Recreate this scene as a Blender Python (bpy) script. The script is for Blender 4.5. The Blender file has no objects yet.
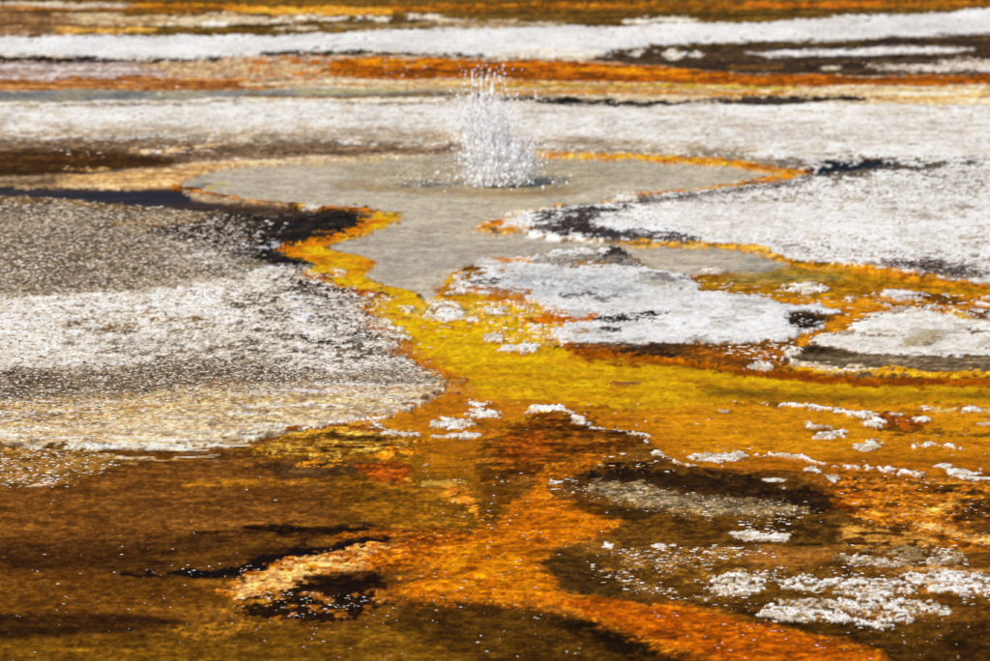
import bpy, math, random
import numpy as np

# ------------------------------------------------------------------ camera, sky, sun, exposure
scene = bpy.context.scene
col = scene.collection
CAM_H, PITCH, HFOV = 3.5, math.radians(8.7), math.radians(13.7)
cd = bpy.data.cameras.new('camera')
cam = bpy.data.objects.new('camera', cd); col.objects.link(cam)
cam.location = (0, 0, CAM_H); cam.rotation_euler = (math.pi / 2 - PITCH, 0, 0)
cd.sensor_width = 36; cd.angle = HFOV; cd.clip_start = 0.1; cd.clip_end = 6000
cd.dof.use_dof = True; cd.dof.focus_distance = 18.4; cd.dof.aperture_fstop = 4.8
scene.camera = cam

SUN_EL, SUN_AZ = math.radians(46), math.radians(-140)      # azimuth from +Y (ahead), negative = left
world = bpy.data.worlds.new('World'); scene.world = world; world.use_nodes = True
wn = world.node_tree; wn.nodes.clear()
sky = wn.nodes.new('ShaderNodeTexSky'); sky.sky_type = 'NISHITA'; sky.sun_disc = False
sky.sun_elevation = SUN_EL; sky.sun_rotation = SUN_AZ; sky.altitude = 2200; sky.dust_density = 0.4
bg = wn.nodes.new('ShaderNodeBackground'); bg.inputs['Strength'].default_value = 0.085
wo = wn.nodes.new('ShaderNodeOutputWorld')
wn.links.new(sky.outputs[0], bg.inputs[0]); wn.links.new(bg.outputs[0], wo.inputs[0])
sd = bpy.data.lights.new('sun', 'SUN'); sd.energy = 4.8; sd.angle = math.radians(0.5); sd.color = (1, 0.955, 0.89)
sun = bpy.data.objects.new('sun', sd); col.objects.link(sun)
# the lamp shines along its local -Z; aim it from the sun's place towards the ground
from mathutils import Vector
sv = Vector((math.sin(SUN_AZ) * math.cos(SUN_EL), math.cos(SUN_AZ) * math.cos(SUN_EL), math.sin(SUN_EL)))
sun.rotation_euler = sv.to_track_quat('Z', 'Y').to_euler(); sun.location = sv * 60

scene.cycles.transparent_max_bounces = 32; scene.cycles.diffuse_bounces = 12; scene.cycles.max_bounces = 16
scene.view_settings.view_transform = 'Standard'; scene.view_settings.look = 'None'
scene.view_settings.exposure = 0.0; scene.view_settings.gamma = 1; scene.view_settings.use_curve_mapping = False

rng = np.random.default_rng(7); random.seed(7)

# ------------------------------------------------------------------ survey: photo measure -> place on the ground
FPX = 495 / math.tan(HFOV / 2)
def ground_at(u, v, z=0.0):
    x = (u - 495) / FPX; y = (330.5 - v) / FPX
    dy = math.cos(PITCH) + y * math.sin(PITCH); dz = -math.sin(PITCH) + y * math.cos(PITCH)
    t = (CAM_H - z) / -dz
    return x * t, dy * t, t            # t = distance along the axis: one px = t / FPX metres

def S(*c):                              # colour as it looks -> linear reflectance
    c = np.array(c, float) / 255
    return np.where(c <= .04045, c / 12.92, ((c + .055) / 1.055) ** 2.4)

# ------------------------------------------------------------------ noise
def vnoise(x, y, seed):
    xi = np.floor(x).astype(np.int64); yi = np.floor(y).astype(np.int64)
    fx = x - xi; fy = y - yi
    fx = fx * fx * fx * (fx * (fx * 6 - 15) + 10); fy = fy * fy * fy * (fy * (fy * 6 - 15) + 10)
    def h(i, j):
        n = (i * 374761393 + j * 668265263 + seed * 974711) & 0xffffffff
        n = ((n ^ (n >> 13)) * 1274126177) & 0xffffffff
        n = ((n ^ (n >> 16)) * 2246822519) & 0xffffffff
        return ((n ^ (n >> 15)) & 0xffffff) / 8388607.5 - 1
    a = h(xi, yi); b = h(xi + 1, yi); c = h(xi, yi + 1); d = h(xi + 1, yi + 1)
    return (a + (b - a) * fx) * (1 - fy) + (c + (d - c) * fx) * fy
def fbm(x, y, seed, octaves=4, gain=.5):
    s = 0; a = 1; n = 0
    for k in range(octaves):
        s = s + a * vnoise(x * 2 ** k + k * 17.3, y * 2 ** k - k * 9.1, seed + k * 31); n += a; a *= gain
    return s / n * 1.6
def sstep(a, b, x):
    t = np.clip((x - a) / (b - a), 0, 1); return t * t * (3 - 2 * t)

# ------------------------------------------------------------------ the terrain grid (finer where it is near)
us = np.concatenate([np.linspace(-420, -30, 50)[:-1], np.arange(-30, 1020.1, 1.2), np.linspace(1020, 1410, 50)[1:]])
vs = np.concatenate([np.linspace(-95, -12, 22)[:-1], np.arange(-12, 672, 1.15), np.linspace(672, 860, 40)[1:]])
U, V = np.meshgrid(us, vs)
X, Y, T = ground_at(U, V)
NV, NU = U.shape
nA = fbm(X / .9, Y / 1.6, 1, 4)
nB = fbm(X / .16, Y / .24, 2, 4)
nC = fbm(X / .05, Y / .075, 3, 3)
nD = fbm(X / .016, Y / .03, 4, 2)
nE = fbm(X / .35, Y / 1.1, 5, 4)
nS = fbm(X / 1.2, Y / .22, 6, 4)              # long streaks across the view
wu1 = fbm(X / .30, Y / .9, 11, 5); wv1 = fbm(X / .30, Y / .9, 12, 5)
wu2 = fbm(X / .075, Y / .12, 13, 4, .6); wv2 = fbm(X / .075, Y / .12, 14, 4, .6); nT = fbm(X / .30, Y / .06, 15, 5, .6)
FLD = dict(T=nT, A=nA, B=nB, C=nC, D=nD, E=nE, S=nS, M=nB * .5 + nC * .6 + nD * .4, G=nC * .5 + nD * .7)

C = np.zeros((NV, NU, 3)); HT = np.zeros((NV, NU)); WET = np.full((NV, NU), .5); GR = np.full((NV, NU), .25)
ZN = np.zeros((NV, NU), np.int16)
ZONES = ['ground']
KY = 2.4
def sdf(P, u, v):
    P = np.array(P, float); n = len(P); d = np.full(u.shape, 1e9); ins = np.zeros(u.shape, bool)
    vy = v * KY
    for i in range(n):
        ax, ay = P[i][0], P[i][1] * KY; bx, by = P[(i + 1) % n][0], P[(i + 1) % n][1] * KY
        ex, ey = bx - ax, by - ay; wx, wy = u - ax, vy - ay
        t = np.clip((wx * ex + wy * ey) / (ex * ex + ey * ey + 1e-9), 0, 1)
        d = np.minimum(d, (wx - ex * t) ** 2 + (wy - ey * t) ** 2)
        if ey != 0:
            ins ^= ((ay > vy) != (by > vy)) & (u < ex * (vy - ay) / ey + ax)
    d = np.sqrt(d); return np.where(ins, d, -d)
def sline(P, u, v, w):
    d = np.full(u.shape, 1e9); vy = v * KY
    for i in range(len(P) - 1):
        ax, ay = P[i][0], P[i][1] * KY; bx, by = P[i + 1][0], P[i + 1][1] * KY
        wa = P[i][2] if len(P[i]) > 2 else w; wb = P[i + 1][2] if len(P[i + 1]) > 2 else w
        ex, ey = bx - ax, by - ay; wx, wy = u - ax, vy - ay
        t = np.clip((wx * ex + wy * ey) / (ex * ex + ey * ey + 1e-9), 0, 1)
        d = np.minimum(d, np.sqrt((wx - ex * t) ** 2 + (wy - ey * t) ** 2) - (wa + (wb - wa) * t))
    return -d
def paint(P, c1, c2=None, nf='B', lo=-.4, hi=.4, soft=3, warp=7, rag=0, op=1., zone=None, h=None, wet=None,
          grain=None, cover=None, cf='M', line=None, hs=None):
    """one patch of ground: outline P, its colours, height, wetness and roughness"""
    A = np.array([p[:2] for p in P], float); mg = 30 + soft + rag + (line or 0)
    i0, i1 = np.searchsorted(vs, [A[:, 1].min() - mg / 2, A[:, 1].max() + mg / 2])
    j0, j1 = np.searchsorted(us, [A[:, 0].min() - mg, A[:, 0].max() + mg])
    s = np.s_[i0:i1, j0:j1]
    if i1 <= i0 or j1 <= j0: return
    u = U[s] + (wu1[s] * 1.4 + wu2[s] * .8) * warp + nC[s] * min(warp, 4) * .8; v = V[s] + ((wv1[s] * 1.2 + wv2[s] * .9) * warp + nC[s] * min(warp, 4) * .6) * .34
    d = sline(P, u, v, line) if line is not None else sdf(P, u, v)
    d = d + FLD['M'][s] * (rag * 1.25 + 2)
    m = sstep(-soft, soft, d)
    if cover is not None:
        th = .75 - 1.5 * cover
        m = m * sstep(th - .12, th + .12, FLD[cf][s])
    m = m * op
    c = np.broadcast_to(S(*c1), C[s].shape)
    if c2 is not None:
        k = sstep(lo, hi, FLD[nf][s])[..., None]; c = c * (1 - k) + S(*c2) * k
    mm = m[..., None]; C[s] = C[s] * (1 - mm) + c * mm
    if h is not None:
        mh = sstep(-(hs or soft), (hs or soft) * 1.5, d) if hs else m
        HT[s] = HT[s] * (1 - mh) + h * (.42 if h > 0 else .8) * mh
    if wet is not None: WET[s] = WET[s] * (1 - m) + wet * m
    if grain is not None: GR[s] = GR[s] * (1 - m) + grain * m
    if zone is not None:
        if zone not in ZONES: ZONES.append(zone)
        ZN[s][m > .5] = ZONES.index(zone)
def stroke(P, w, *a, **k): paint(P, *a, line=w, **k)
def band(top, bot): return list(top) + list(bot)[::-1]
L, R = -440, 1430

# ---- base: foreground brown floor everywhere, sinter beyond
C[:] = S(104, 66, 26); k = sstep(-.5, .6, nB + .6 * nS)[..., None]; C[:] = C * (1 - k) + S(128, 86, 34) * k
k = sstep(-.1, .9, nA + .5 * nC)[..., None]; C[:] = C * (1 - k * .6) + S(72, 44, 20) * k * .6
m = sstep(250, 150, V)[..., None]; C[:] = C * (1 - m) + S(190, 178, 165) * m

# ---- far bands
paint([(L, -100), (R, -100), (R, 40), (L, 40)], (84, 62, 22), (110, 84, 40), nf='S', warp=3)
paint([(L, -100), (R, -100), (R, -14), (L, -14)], (150, 140, 125), (95, 75, 35), nf='S', warp=3)
stroke([(L, 6), (60, 7), (250, 8), (420, 8), (520, 7), (640, 6), (760, 5), (900, 4), (R, 2)], 7, (188, 112, 26), (120, 72, 12), nf='S', warp=3, rag=5, zone='far_mat_strip')
stroke([(232, 9), (300, 11), (380, 11)], 9, (244, 172, 82), (225, 140, 40), nf='S', warp=3, zone='far_mat_strip')
stroke([(80, 7), (160, 5), (240, 6)], 4, (205, 130, 40), warp=3, zone='far_mat_strip')
stroke([(750, 4), (830, 5), (880, 2)], 4, (205, 105, 30), warp=3, zone='far_mat_strip')
paint([(L, 12), (100, 9), (150, 20), (100, 30), (60, 37), (L, 37)], (140, 112, 92), (96, 66, 40), nf='S', warp=4)
stroke([(L, 5), (40, 4), (130, 6)], 5, (186, 172, 160), warp=3)
paint([(55, 14), (90, 12), (140, 16), (200, 14), (260, 18), (260, 22), (200, 26), (130, 24), (80, 22)], (206, 190, 172), (150, 125, 100), nf='S', warp=4, rag=4)
stroke([(170, 22), (260, 21), (300, 19)], 6, (196, 184, 170), warp=3, rag=4)
stroke([(60, 31), (105, 31), (150, 30)], 5, (206, 152, 92), warp=3, rag=3)
stroke([(205, 24), (222, 24)], 4, (238, 232, 226), warp=2)
for a in ([(305, 18), (343, 18)], [(362, 18), (384, 19)], [(408, 16), (436, 18)], [(632, 21), (690, 19)]):
    stroke(a, 4, (218, 208, 198), warp=3, rag=2)
stroke([(435, 20), (520, 22), (560, 25)], 4, (190, 180, 168), (120, 95, 60), nf='S', warp=3, rag=3)
stroke([(280, 28), (312, 28)], 4, (186, 176, 160), warp=3, rag=3)
stroke([(330, 27), (450, 24), (520, 25)], 5, (150, 132, 112), (110, 88, 55), nf='S', warp=3, rag=4)
WA_T = [(L, 38), (0, 36), (140, 36), (250, 36), (330, 35), (380, 31), (450, 28), (520, 27), (620, 28), (660, 24), (750, 23), (800, 19), (880, 16), (990, 9), (R, -2)]
WA_B = [(L, 54), (0, 54), (40, 56), (90, 59), (130, 60), (190, 59), (260, 55), (340, 53), (380, 52), (420, 54), (490, 57), (560, 57), (610, 55), (620, 50), (650, 46), (700, 43), (790, 42), (850, 40), (900, 37), (990, 34), (R, 28)]
paint(band(WA_T, WA_B), (226, 222, 218), (205, 198, 190), nf='S', lo=-.2, hi=.8, warp=4, soft=4, zone='far_white', wet=.1, grain=.4, h=.02)
stroke([(500, 52), (600, 53)], 8, (216, 196, 172), (235, 228, 220), nf='B', warp=4, rag=5, zone='far_white', grain=.8)
# left of the middle distance
paint([(L, 60), (100, 61), (250, 58), (340, 56), (340, 82), (250, 82), (100, 80), (L, 80)], (172, 164, 170), (140, 124, 124), nf='S', warp=4, wet=.3)
paint([(130, 60), (250, 58), (345, 57), (345, 80), (200, 76), (140, 68)], (192, 170, 150), (140, 116, 98), nf='M', warp=4, rag=6)
paint([(L, 79), (60, 78), (160, 76), (260, 79), (310, 84), (260, 91), (120, 91), (L, 91)], (140, 88, 56), (176, 128, 92), nf='S', lo=0, hi=.7, warp=4, rag=4)
stroke([(250, 84), (330, 82), (430, 84)], 6, (196, 178, 160), (170, 130, 95), nf='S', warp=3, rag=3)
paint([(L, 92), (100, 90), (220, 91), (330, 88), (460, 88), (500, 92), (420, 97), (250, 98), (110, 102), (L, 103)], (118, 116, 114), (150, 144, 122), nf='A', lo=-.2, hi=.5, warp=3, zone='far_pool_bed', wet=.8)
stroke([(300, 92), (420, 88), (500, 88)], 5, (162, 154, 118), warp=3)
stroke([(250, 97), (350, 97), (430, 93), (500, 94)], 4, (150, 96, 36), (110, 80, 30), nf='S', warp=3, rag=3)
stroke([(L, 63), (0, 59, 7), (80, 60, 7), (140, 62, 3), (215, 58, 2)], 6, (44, 30, 18), warp=3, rag=3)
stroke([(262, 54, 4), (340, 53, 5), (430, 55, 3), (500, 58, 3), (560, 60, 2)], 4, (52, 40, 26), warp=3, rag=3)
# orange far stream
OB = band([(330, 57), (360, 57), (450, 58), (500, 60), (560, 60), (620, 64), (700, 70), (760, 74), (860, 76), (990, 75), (R, 72)],
          [(322, 70), (350, 78), (400, 79), (450, 78), (520, 79), (560, 81), (620, 83), (690, 85), (740, 86), (800, 86), (900, 86), (990, 85), (R, 84)])
paint(OB, (184, 96, 8), (132, 68, 6), nf='S', lo=0, hi=.7, warp=4, zone='far_orange', wet=.5)
stroke([(350, 61), (420, 64), (520, 66), (600, 68), (690, 74)], 8, (238, 140, 16), (205, 100, 4), nf='S', warp=4, rag=4, zone='far_orange')
stroke([(380, 73), (450, 72), (500, 74)], 6, (132, 74, 6), warp=4, rag=5, op=.7, zone='far_orange')
paint(OB, (120, 58, 6), warp=4, soft=3, cover=.35, cf='T', op=.8)
stroke([(262, 62), (300, 61), (345, 60)], 6, (180, 98, 20), warp=6, rag=9, cover=.55, cf='T')
stroke([(250, 72), (300, 74), (350, 72)], 7, (176, 106, 40), warp=6, rag=9, cover=.5, cf='T')
DB = band([(590, 58), (620, 50), (650, 46), (700, 43), (790, 42), (850, 40), (900, 37), (990, 34), (R, 28)],
          [(580, 60), (620, 63), (700, 70), (760, 74), (860, 76), (990, 75), (R, 72)])
paint(DB, (88, 66, 48), (58, 44, 38), nf='S', lo=-.1, hi=.5, warp=3, wet=.5, zone='far_dark')
stroke([(650, 47), (760, 44), (860, 43)], 5, (86, 64, 24), warp=3, zone='far_dark')
paint([(748, 53), (820, 49), (900, 47), (972, 48), (972, 51), (850, 55), (770, 55)], (222, 214, 208), warp=3, soft=4, zone='far_streak_a')
paint([(862, 67), (920, 63), (1000, 60), (R, 56), (R, 70), (990, 71), (930, 71), (880, 69)], (216, 202, 192), (180, 160, 145), nf='S', warp=4, soft=4, rag=4, zone='far_streak_b')
stroke([(828, 68), (838, 68)], 4, (206, 186, 160), warp=2); stroke([(730, 66), (780, 67)], 3, (120, 80, 40), warp=2)
# pale strip under the orange
PS = band([(380, 81), (450, 80), (520, 80), (620, 85), (740, 87), (900, 87), (990, 86), (R, 86)], [(380, 87), (480, 94), (520, 96), (700, 100), (860, 103), (990, 105), (R, 106)])
paint(PS, (192, 178, 160), (166, 138, 112), nf='S', warp=3, wet=.3)
stroke([(420, 82), (500, 82), (560, 82)], 4, (214, 178, 140), (170, 110, 40), nf='B', warp=3, rag=3)
stroke([(470, 87), (560, 85), (620, 86), (700, 87), (800, 88)], 3, (190, 176, 92), (160, 130, 30), nf='S', warp=3)
stroke([(500, 91), (600, 92), (700, 93), (780, 93)], 3, (176, 118, 50), warp=3, rag=3)
paint([(850, 91), (900, 89), (1000, 90), (R, 92), (R, 102), (960, 104), (880, 102)], (196, 158, 118), (224, 208, 190), nf='S', warp=4, rag=4)
# far flat (band B) and right flat
FF = band([(L, 106), (0, 106), (100, 104), (250, 101), (480, 102), (600, 105), (760, 104), (R, 103)],
          [(L, 140), (0, 140), (150, 141), (310, 144), (450, 147), (560, 150), (700, 156), (800, 172), (840, 182), (R, 182)])
paint(FF, (222, 215, 207), (200, 188, 176), nf='B', lo=-.2, hi=.7, warp=4, soft=4, zone='far_flat', wet=.1, grain=.8, h=.015)
stroke([(L, 108), (100, 103), (250, 99), (480, 100)], 3, (220, 210, 200), warp=3)
stroke([(0, 107), (120, 106), (260, 102), (480, 104)], 2, (130, 116, 104), warp=3, rag=3)
paint(band([(L, 126), (200, 128), (450, 130), (600, 138), (760, 148)], [(L, 140), (150, 142), (310, 145), (450, 148), (560, 150), (760, 162)]), (182, 162, 142), (160, 140, 122), nf='M', warp=4, soft=12, cover=.75, cf='M', grain=.9)
stroke([(520, 112), (700, 113), (990, 114), (R, 114)], 3, (190, 176, 164), warp=4, rag=5, op=.7)
paint([(450, 98), (520, 96), (560, 97), (610, 99), (680, 100), (740, 97), (800, 97), (860, 96), (878, 97), (830, 103), (760, 105), (700, 104), (620, 106), (580, 104), (540, 102), (480, 100)], (42, 36, 33), (70, 56, 48), nf='S', lo=.1, hi=.7, warp=4, rag=4, wet=.5, zone='far_black')
RF = [(803, 176), (840, 165), (900, 158), (R, 150), (R, 296), (990, 286), (945, 279), (930, 276), (880, 270), (860, 266), (820, 262), (790, 260), (770, 250), (745, 245), (690, 243), (640, 242), (590, 239), (545, 236), (520, 231), (482, 228), (480, 223), (505, 217), (530, 211), (560, 208), (590, 205), (610, 200), (650, 195), (700, 190), (740, 186), (780, 182)]
paint(RF, (222, 217, 211), (196, 187, 178), nf='M', lo=0, hi=.9, warp=3, soft=2, zone='far_flat', wet=.1, grain=.9, h=.02)
paint(RF, (156, 142, 126), nf='M', warp=3, soft=2, cover=.28, cf='M', op=.7)
paint([(640, 196), (740, 188), (830, 178), (990, 172), (R, 172), (R, 200), (860, 196), (700, 206)], (120, 108, 98), warp=5, soft=10, cover=.3, cf='G', op=.8)
paint([(640, 215), (800, 212), (920, 225), (800, 238), (660, 230)], (236, 228, 220), warp=8, soft=12, op=.8, rag=8)

# ---- left of the pool: grey brown wet band, dark brown floor, peach strip, puddle painted with dark sky reflection
paint(band([(L, 138), (150, 139), (260, 142), (330, 141), (400, 145), (470, 147)], [(L, 156), (0, 156), (150, 163), (250, 160), (330, 157), (400, 155), (470, 153)]), (98, 82, 74), (120, 102, 90), nf='M', warp=3, soft=6, rag=5, wet=.4)
paint([(L, 148), (0, 150), (90, 150), (150, 155), (190, 162), (160, 170), (70, 176), (0, 178), (L, 178)], (88, 60, 34), (62, 42, 24), nf='S', warp=4, soft=10, wet=.6)
stroke([(140, 151), (180, 149), (210, 147)], 4, (206, 176, 144), warp=3, rag=4, cover=.6)
stroke([(70, 170), (110, 169)], 3, (150, 120, 90), warp=3, rag=3)
paint([(L, 183), (0, 181), (70, 176), (150, 171), (200, 163), (250, 162), (320, 161), (240, 168), (192, 178), (180, 188), (100, 188), (0, 187), (L, 188)], (224, 182, 142), (196, 150, 112), nf='S', warp=4, soft=6, wet=.4, zone='peach_strip')
paint([(L, 180), (0, 180), (60, 176), (60, 186), (L, 190)], (70, 52, 45), warp=4, soft=12, op=.9, wet=.6)
paint([(L, 188), (0, 187), (60, 187), (100, 188), (180, 187), (182, 192), (195, 200), (240, 205), (290, 207), (350, 211), (360, 214), (250, 214), (150, 208), (100, 204), (50, 197), (0, 195), (L, 192)], (46, 38, 46), (66, 50, 48), nf='S', warp=3, soft=2, h=-.02, wet=.9, zone='puddle_bed')  # dark sky reflection painted into the colour of the puddle bed

paint([(190, 200), (240, 205), (300, 207), (350, 211), (350, 215), (250, 214), (160, 208)], (98, 74, 62), (70, 50, 42), nf='S', warp=3, soft=5)
# ---- left gravel flat
LF = [(L, 196), (0, 196), (50, 198), (100, 204), (160, 209), (250, 214), (350, 214), (330, 232), (290, 245), (282, 256), (320, 262), (300, 274), (345, 287), (372, 290), (366, 306), (384, 326), (405, 342), (388, 348), (415, 364), (440, 374), (466, 378), (442, 392), (430, 402), (412, 411), (350, 422), (260, 440), (160, 452), (60, 448), (L, 448)]
paint(LF, (140, 124, 106), (108, 90, 74), nf='M', lo=-.5, hi=.5, warp=4, soft=2, zone='left_flat', wet=.1, grain=1.0, h=.02)
paint([(L, 196), (0, 197), (60, 200), (140, 208), (160, 214), (60, 206), (L, 204)], (104, 72, 40), (140, 110, 76), nf='M', warp=3, soft=3)
paint([(120, 222), (200, 216), (260, 218), (200, 232), (140, 232)], (112, 80, 48), (140, 108, 74), nf='M', warp=5, soft=8, rag=8)
paint([(L, 302), (0, 300), (130, 293), (230, 278), (290, 262), (330, 268), (345, 287), (372, 290), (366, 306), (400, 340), (388, 348), (430, 372), (300, 376), (180, 362), (100, 372), (L, 372)], (230, 220, 208), (166, 148, 130), nf='M', lo=.0, hi=.9, warp=8, soft=12, rag=10, grain=1.0)
stroke([(L, 303), (0, 301), (60, 299), (130, 294)], 3, (224, 214, 202), warp=3, rag=3)
paint([(170, 232), (260, 238), (320, 262), (250, 276), (160, 262)], (196, 190, 184), warp=6, soft=10, cover=.4, grain=1)
for a in ([(30, 340), (140, 335), (250, 330)], [(160, 348), (240, 345), (330, 340)], [(210, 300), (270, 296), (330, 300)], [(0, 322), (90, 316), (170, 308)]):
    stroke(a, 5, (226, 216, 204), warp=7, soft=5, rag=8, op=.75)
for a in ([(60, 329), (150, 326), (230, 320)], [(120, 354), (220, 352), (300, 350)]):
    stroke(a, 5, (128, 104, 82), warp=8, soft=6, rag=10, op=.6)
paint([(90, 318), (160, 312), (240, 322), (200, 336), (110, 338)], (170, 130, 90), warp=8, soft=8, cover=.35)
paint([(150, 232), (190, 221), (250, 215), (335, 212), (374, 213), (366, 224), (340, 235), (306, 243), (281, 251), (292, 258), (322, 261), (312, 267), (270, 262), (235, 254), (200, 246), (178, 240)], (44, 36, 34), (74, 58, 46), nf='M', lo=0, hi=.6, warp=4, soft=3, rag=12, wet=.5, zone='left_flat')
stroke([(245, 254), (262, 250), (275, 246)], 3, (170, 172, 180), warp=5, rag=4)
stroke([(250, 273), (270, 271), (290, 270)], 4, (226, 224, 226), warp=3, rag=3)
paint([(262, 262), (300, 260), (312, 268), (300, 274), (270, 270)], (40, 34, 32), warp=4, soft=3, rag=5)
paint([(280, 280), (330, 283), (372, 289), (382, 292), (372, 298), (350, 306), (335, 302), (300, 296)], (50, 36, 30), (84, 52, 34), nf='M', warp=4, rag=10, soft=3, wet=.4)
paint([(230, 290), (330, 296), (370, 300), (400, 336), (390, 348), (430, 374), (360, 388), (300, 372), (240, 372)], (70, 60, 54), warp=6, soft=10, cover=.42, cf='M', op=.85)
paint([(60, 306), (330, 290), (420, 372), (300, 380), (60, 372)], (112, 94, 76), warp=8, soft=16, cover=.30, cf='M', op=.75)
paint([(290, 300), (365, 304), (400, 338), (360, 346), (290, 330)], (232, 230, 232), warp=5, soft=6, cover=.42, cf='C')
for a in ([(368, 337), (395, 340)], [(372, 352), (386, 354)], [(312, 344), (328, 344)], [(352, 333), (376, 334)]):
    stroke(a, 6, (40, 32, 30), warp=4, rag=7)
paint([(L, 366), (0, 368), (100, 374), (180, 362), (260, 358), (300, 374), (260, 388), (150, 398), (0, 404), (L, 404)], (128, 110, 92), (98, 80, 64), nf='M', warp=8, soft=14, rag=10, grain=1)
paint([(L, 404), (0, 402), (140, 398), (200, 388), (300, 386), (420, 390), (446, 380), (440, 392), (428, 402), (410, 411), (350, 421), (260, 432), (60, 446), (L, 448)], (196, 166, 132), (204, 184, 164), nf='S', lo=-.2, hi=.5, warp=4, soft=8, grain=.5)
paint([(L, 402), (0, 402), (140, 398), (180, 402), (120, 418), (0, 430), (L, 430)], (184, 144, 100), (164, 128, 92), nf='M', warp=6, soft=8, rag=6, cover=.7)
paint([(180, 400), (260, 396), (420, 396), (400, 408), (260, 420), (150, 424)], (206, 162, 104), warp=6, soft=6, cover=.4, cf='S', op=.7)
paint([(255, 388), (420, 380), (450, 380), (430, 388), (300, 398)], (220, 214, 208), warp=5, soft=5, rag=6, cover=.6, cf='S')
paint([(320, 365), (420, 372), (448, 378), (420, 396), (350, 398)], (140, 128, 118), warp=5, soft=5, cover=.4, cf='M')
MG = [(L, 404), (0, 402), (140, 398), (220, 386), (300, 384), (440, 380), (428, 402), (400, 412), (260, 432), (60, 448), (L, 450)]
paint([(160, 234), (200, 220), (260, 214), (372, 212), (360, 228), (310, 243), (283, 251), (300, 258), (322, 262), (304, 274), (262, 268), (220, 252)], (40, 32, 30), (72, 58, 50), nf='M', lo=.1, hi=.9, warp=6, soft=12, rag=8, op=.9)
paint([(258, 284), (345, 286), (378, 291), (366, 306), (384, 328), (404, 342), (388, 348), (414, 364), (380, 368), (330, 340), (300, 306)], (66, 54, 46), warp=8, soft=12, cover=.55, cf='M', op=.85)
stroke([(240, 249), (262, 249), (276, 246)], 3, (176, 176, 182), warp=5, rag=6); stroke([(250, 272), (270, 271), (292, 270)], 3.5, (222, 220, 220), warp=4, rag=5)
paint(MG, (218, 208, 200), warp=8, soft=8, rag=8, cover=.26, cf='T', op=.7)
paint(MG, (190, 146, 104), warp=8, soft=8, rag=8, cover=.24, cf='S', op=.6)
paint(MG, (120, 92, 62), warp=8, soft=5, rag=8, cover=.14, cf='M', op=.7)
stroke([(410, 411), (428, 403, 6), (442, 392, 5), (462, 378, 4), (425, 373, 5)], 5, (222, 208, 200), warp=6, rag=9, cover=.6, zone='left_flat')
paint([(0, 446), (60, 446), (110, 440), (180, 433), (255, 431), (262, 438), (240, 447), (180, 452), (100, 450), (20, 452)], (228, 222, 214), (206, 180, 150), nf='S', warp=5, soft=3, rag=7, zone='left_flat')
paint([(L, 450), (0, 450), (160, 452), (260, 440), (330, 440), (280, 460), (140, 468), (L, 470)], (176, 138, 98), warp=9, soft=12, rag=10, cover=.3, cf='T', op=.7)
stroke([(L, 448), (0, 449), (100, 451), (180, 450), (262, 440)], 10, (134, 94, 58), warp=9, soft=8, rag=14, cover=.4, cf='T', op=.8)
stroke([(L, 452), (0, 453), (100, 455), (180, 454), (262, 442)], 9, (128, 88, 52), (104, 68, 36), nf='M', warp=8, soft=8, rag=12, cover=.55, op=.85)
paint([(L, 440), (200, 434), (262, 436), (230, 458), (60, 462), (L, 470)], (214, 202, 186), warp=8, soft=8, cover=.3, cf='T')
paint([(L, 448), (0, 446), (100, 450), (130, 462), (70, 484), (0, 488), (L, 488)], (150, 112, 66), (110, 76, 36), nf='M', warp=5, soft=6, rag=10, wet=.4)
stroke([(28, 485), (46, 483)], 4, (220, 214, 206), warp=3, rag=3); stroke([(8, 481), (20, 480)], 3, (214, 208, 200), warp=3, rag=3)

# ---- pool, neck and right branch (grey bed), with its mats
NECK_MAT = [(372, 212), (385, 211), (403, 212), (396, 219), (386, 226), (362, 234), (338, 242), (330, 249), (362, 255), (378, 259), (372, 268), (367, 275), (376, 281), (402, 286), (416, 290), (426, 300), (437, 294), (441, 286), (447, 278), (458, 270), (500, 268), (600, 330), (556, 347), (610, 353), (650, 357), (700, 364), (760, 374), (850, 381), (R, 388), (R, 404), (990, 403), (850, 402), (740, 403), (650, 408), (590, 406), (560, 408), (500, 430), (420, 430), (350, 424), (385, 415), (415, 411), (430, 402), (442, 392), (466, 378), (432, 371), (415, 364), (388, 348), (405, 342), (384, 326), (366, 306), (372, 298), (380, 291), (345, 285), (312, 281), (300, 275), (310, 268), (324, 262), (283, 255), (280, 249), (306, 243), (338, 236), (360, 226), (372, 217)]
paint(NECK_MAT, (216, 166, 10), (194, 134, 8), nf='B', lo=-.2, hi=.7, warp=6, soft=2, rag=5, zone='channel', wet=.5, h=-.012, grain=.5)
POOL = [(178, 186), (190, 177), (212, 170), (240, 165), (320, 161), (390, 157), (450, 153), (540, 153), (640, 157), (720, 161), (752, 166), (804, 174), (776, 181), (740, 184), (700, 189), (650, 194), (610, 200), (590, 205), (560, 208), (530, 211), (503, 217), (478, 223), (474, 228), (490, 231), (520, 232), (545, 237), (590, 241), (640, 244), (690, 245), (745, 248), (772, 255), (792, 263), (770, 270), (738, 273), (690, 273), (650, 270), (628, 263), (614, 254), (560, 250), (530, 254), (495, 258), (478, 261), (458, 269), (447, 278), (441, 286), (437, 294), (426, 301), (417, 292), (402, 286), (376, 281), (367, 275), (372, 268), (378, 259), (362, 255), (330, 249), (338, 242), (362, 234), (386, 226), (396, 219), (403, 211), (375, 209), (345, 207), (300, 204), (260, 200), (225, 196), (195, 192)]
paint(POOL, (190, 177, 159), (170, 158, 143), nf='S', lo=-.3, hi=.6, warp=3, soft=3, zone='pool_bed', wet=.4, h=-.02, grain=.2)
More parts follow.
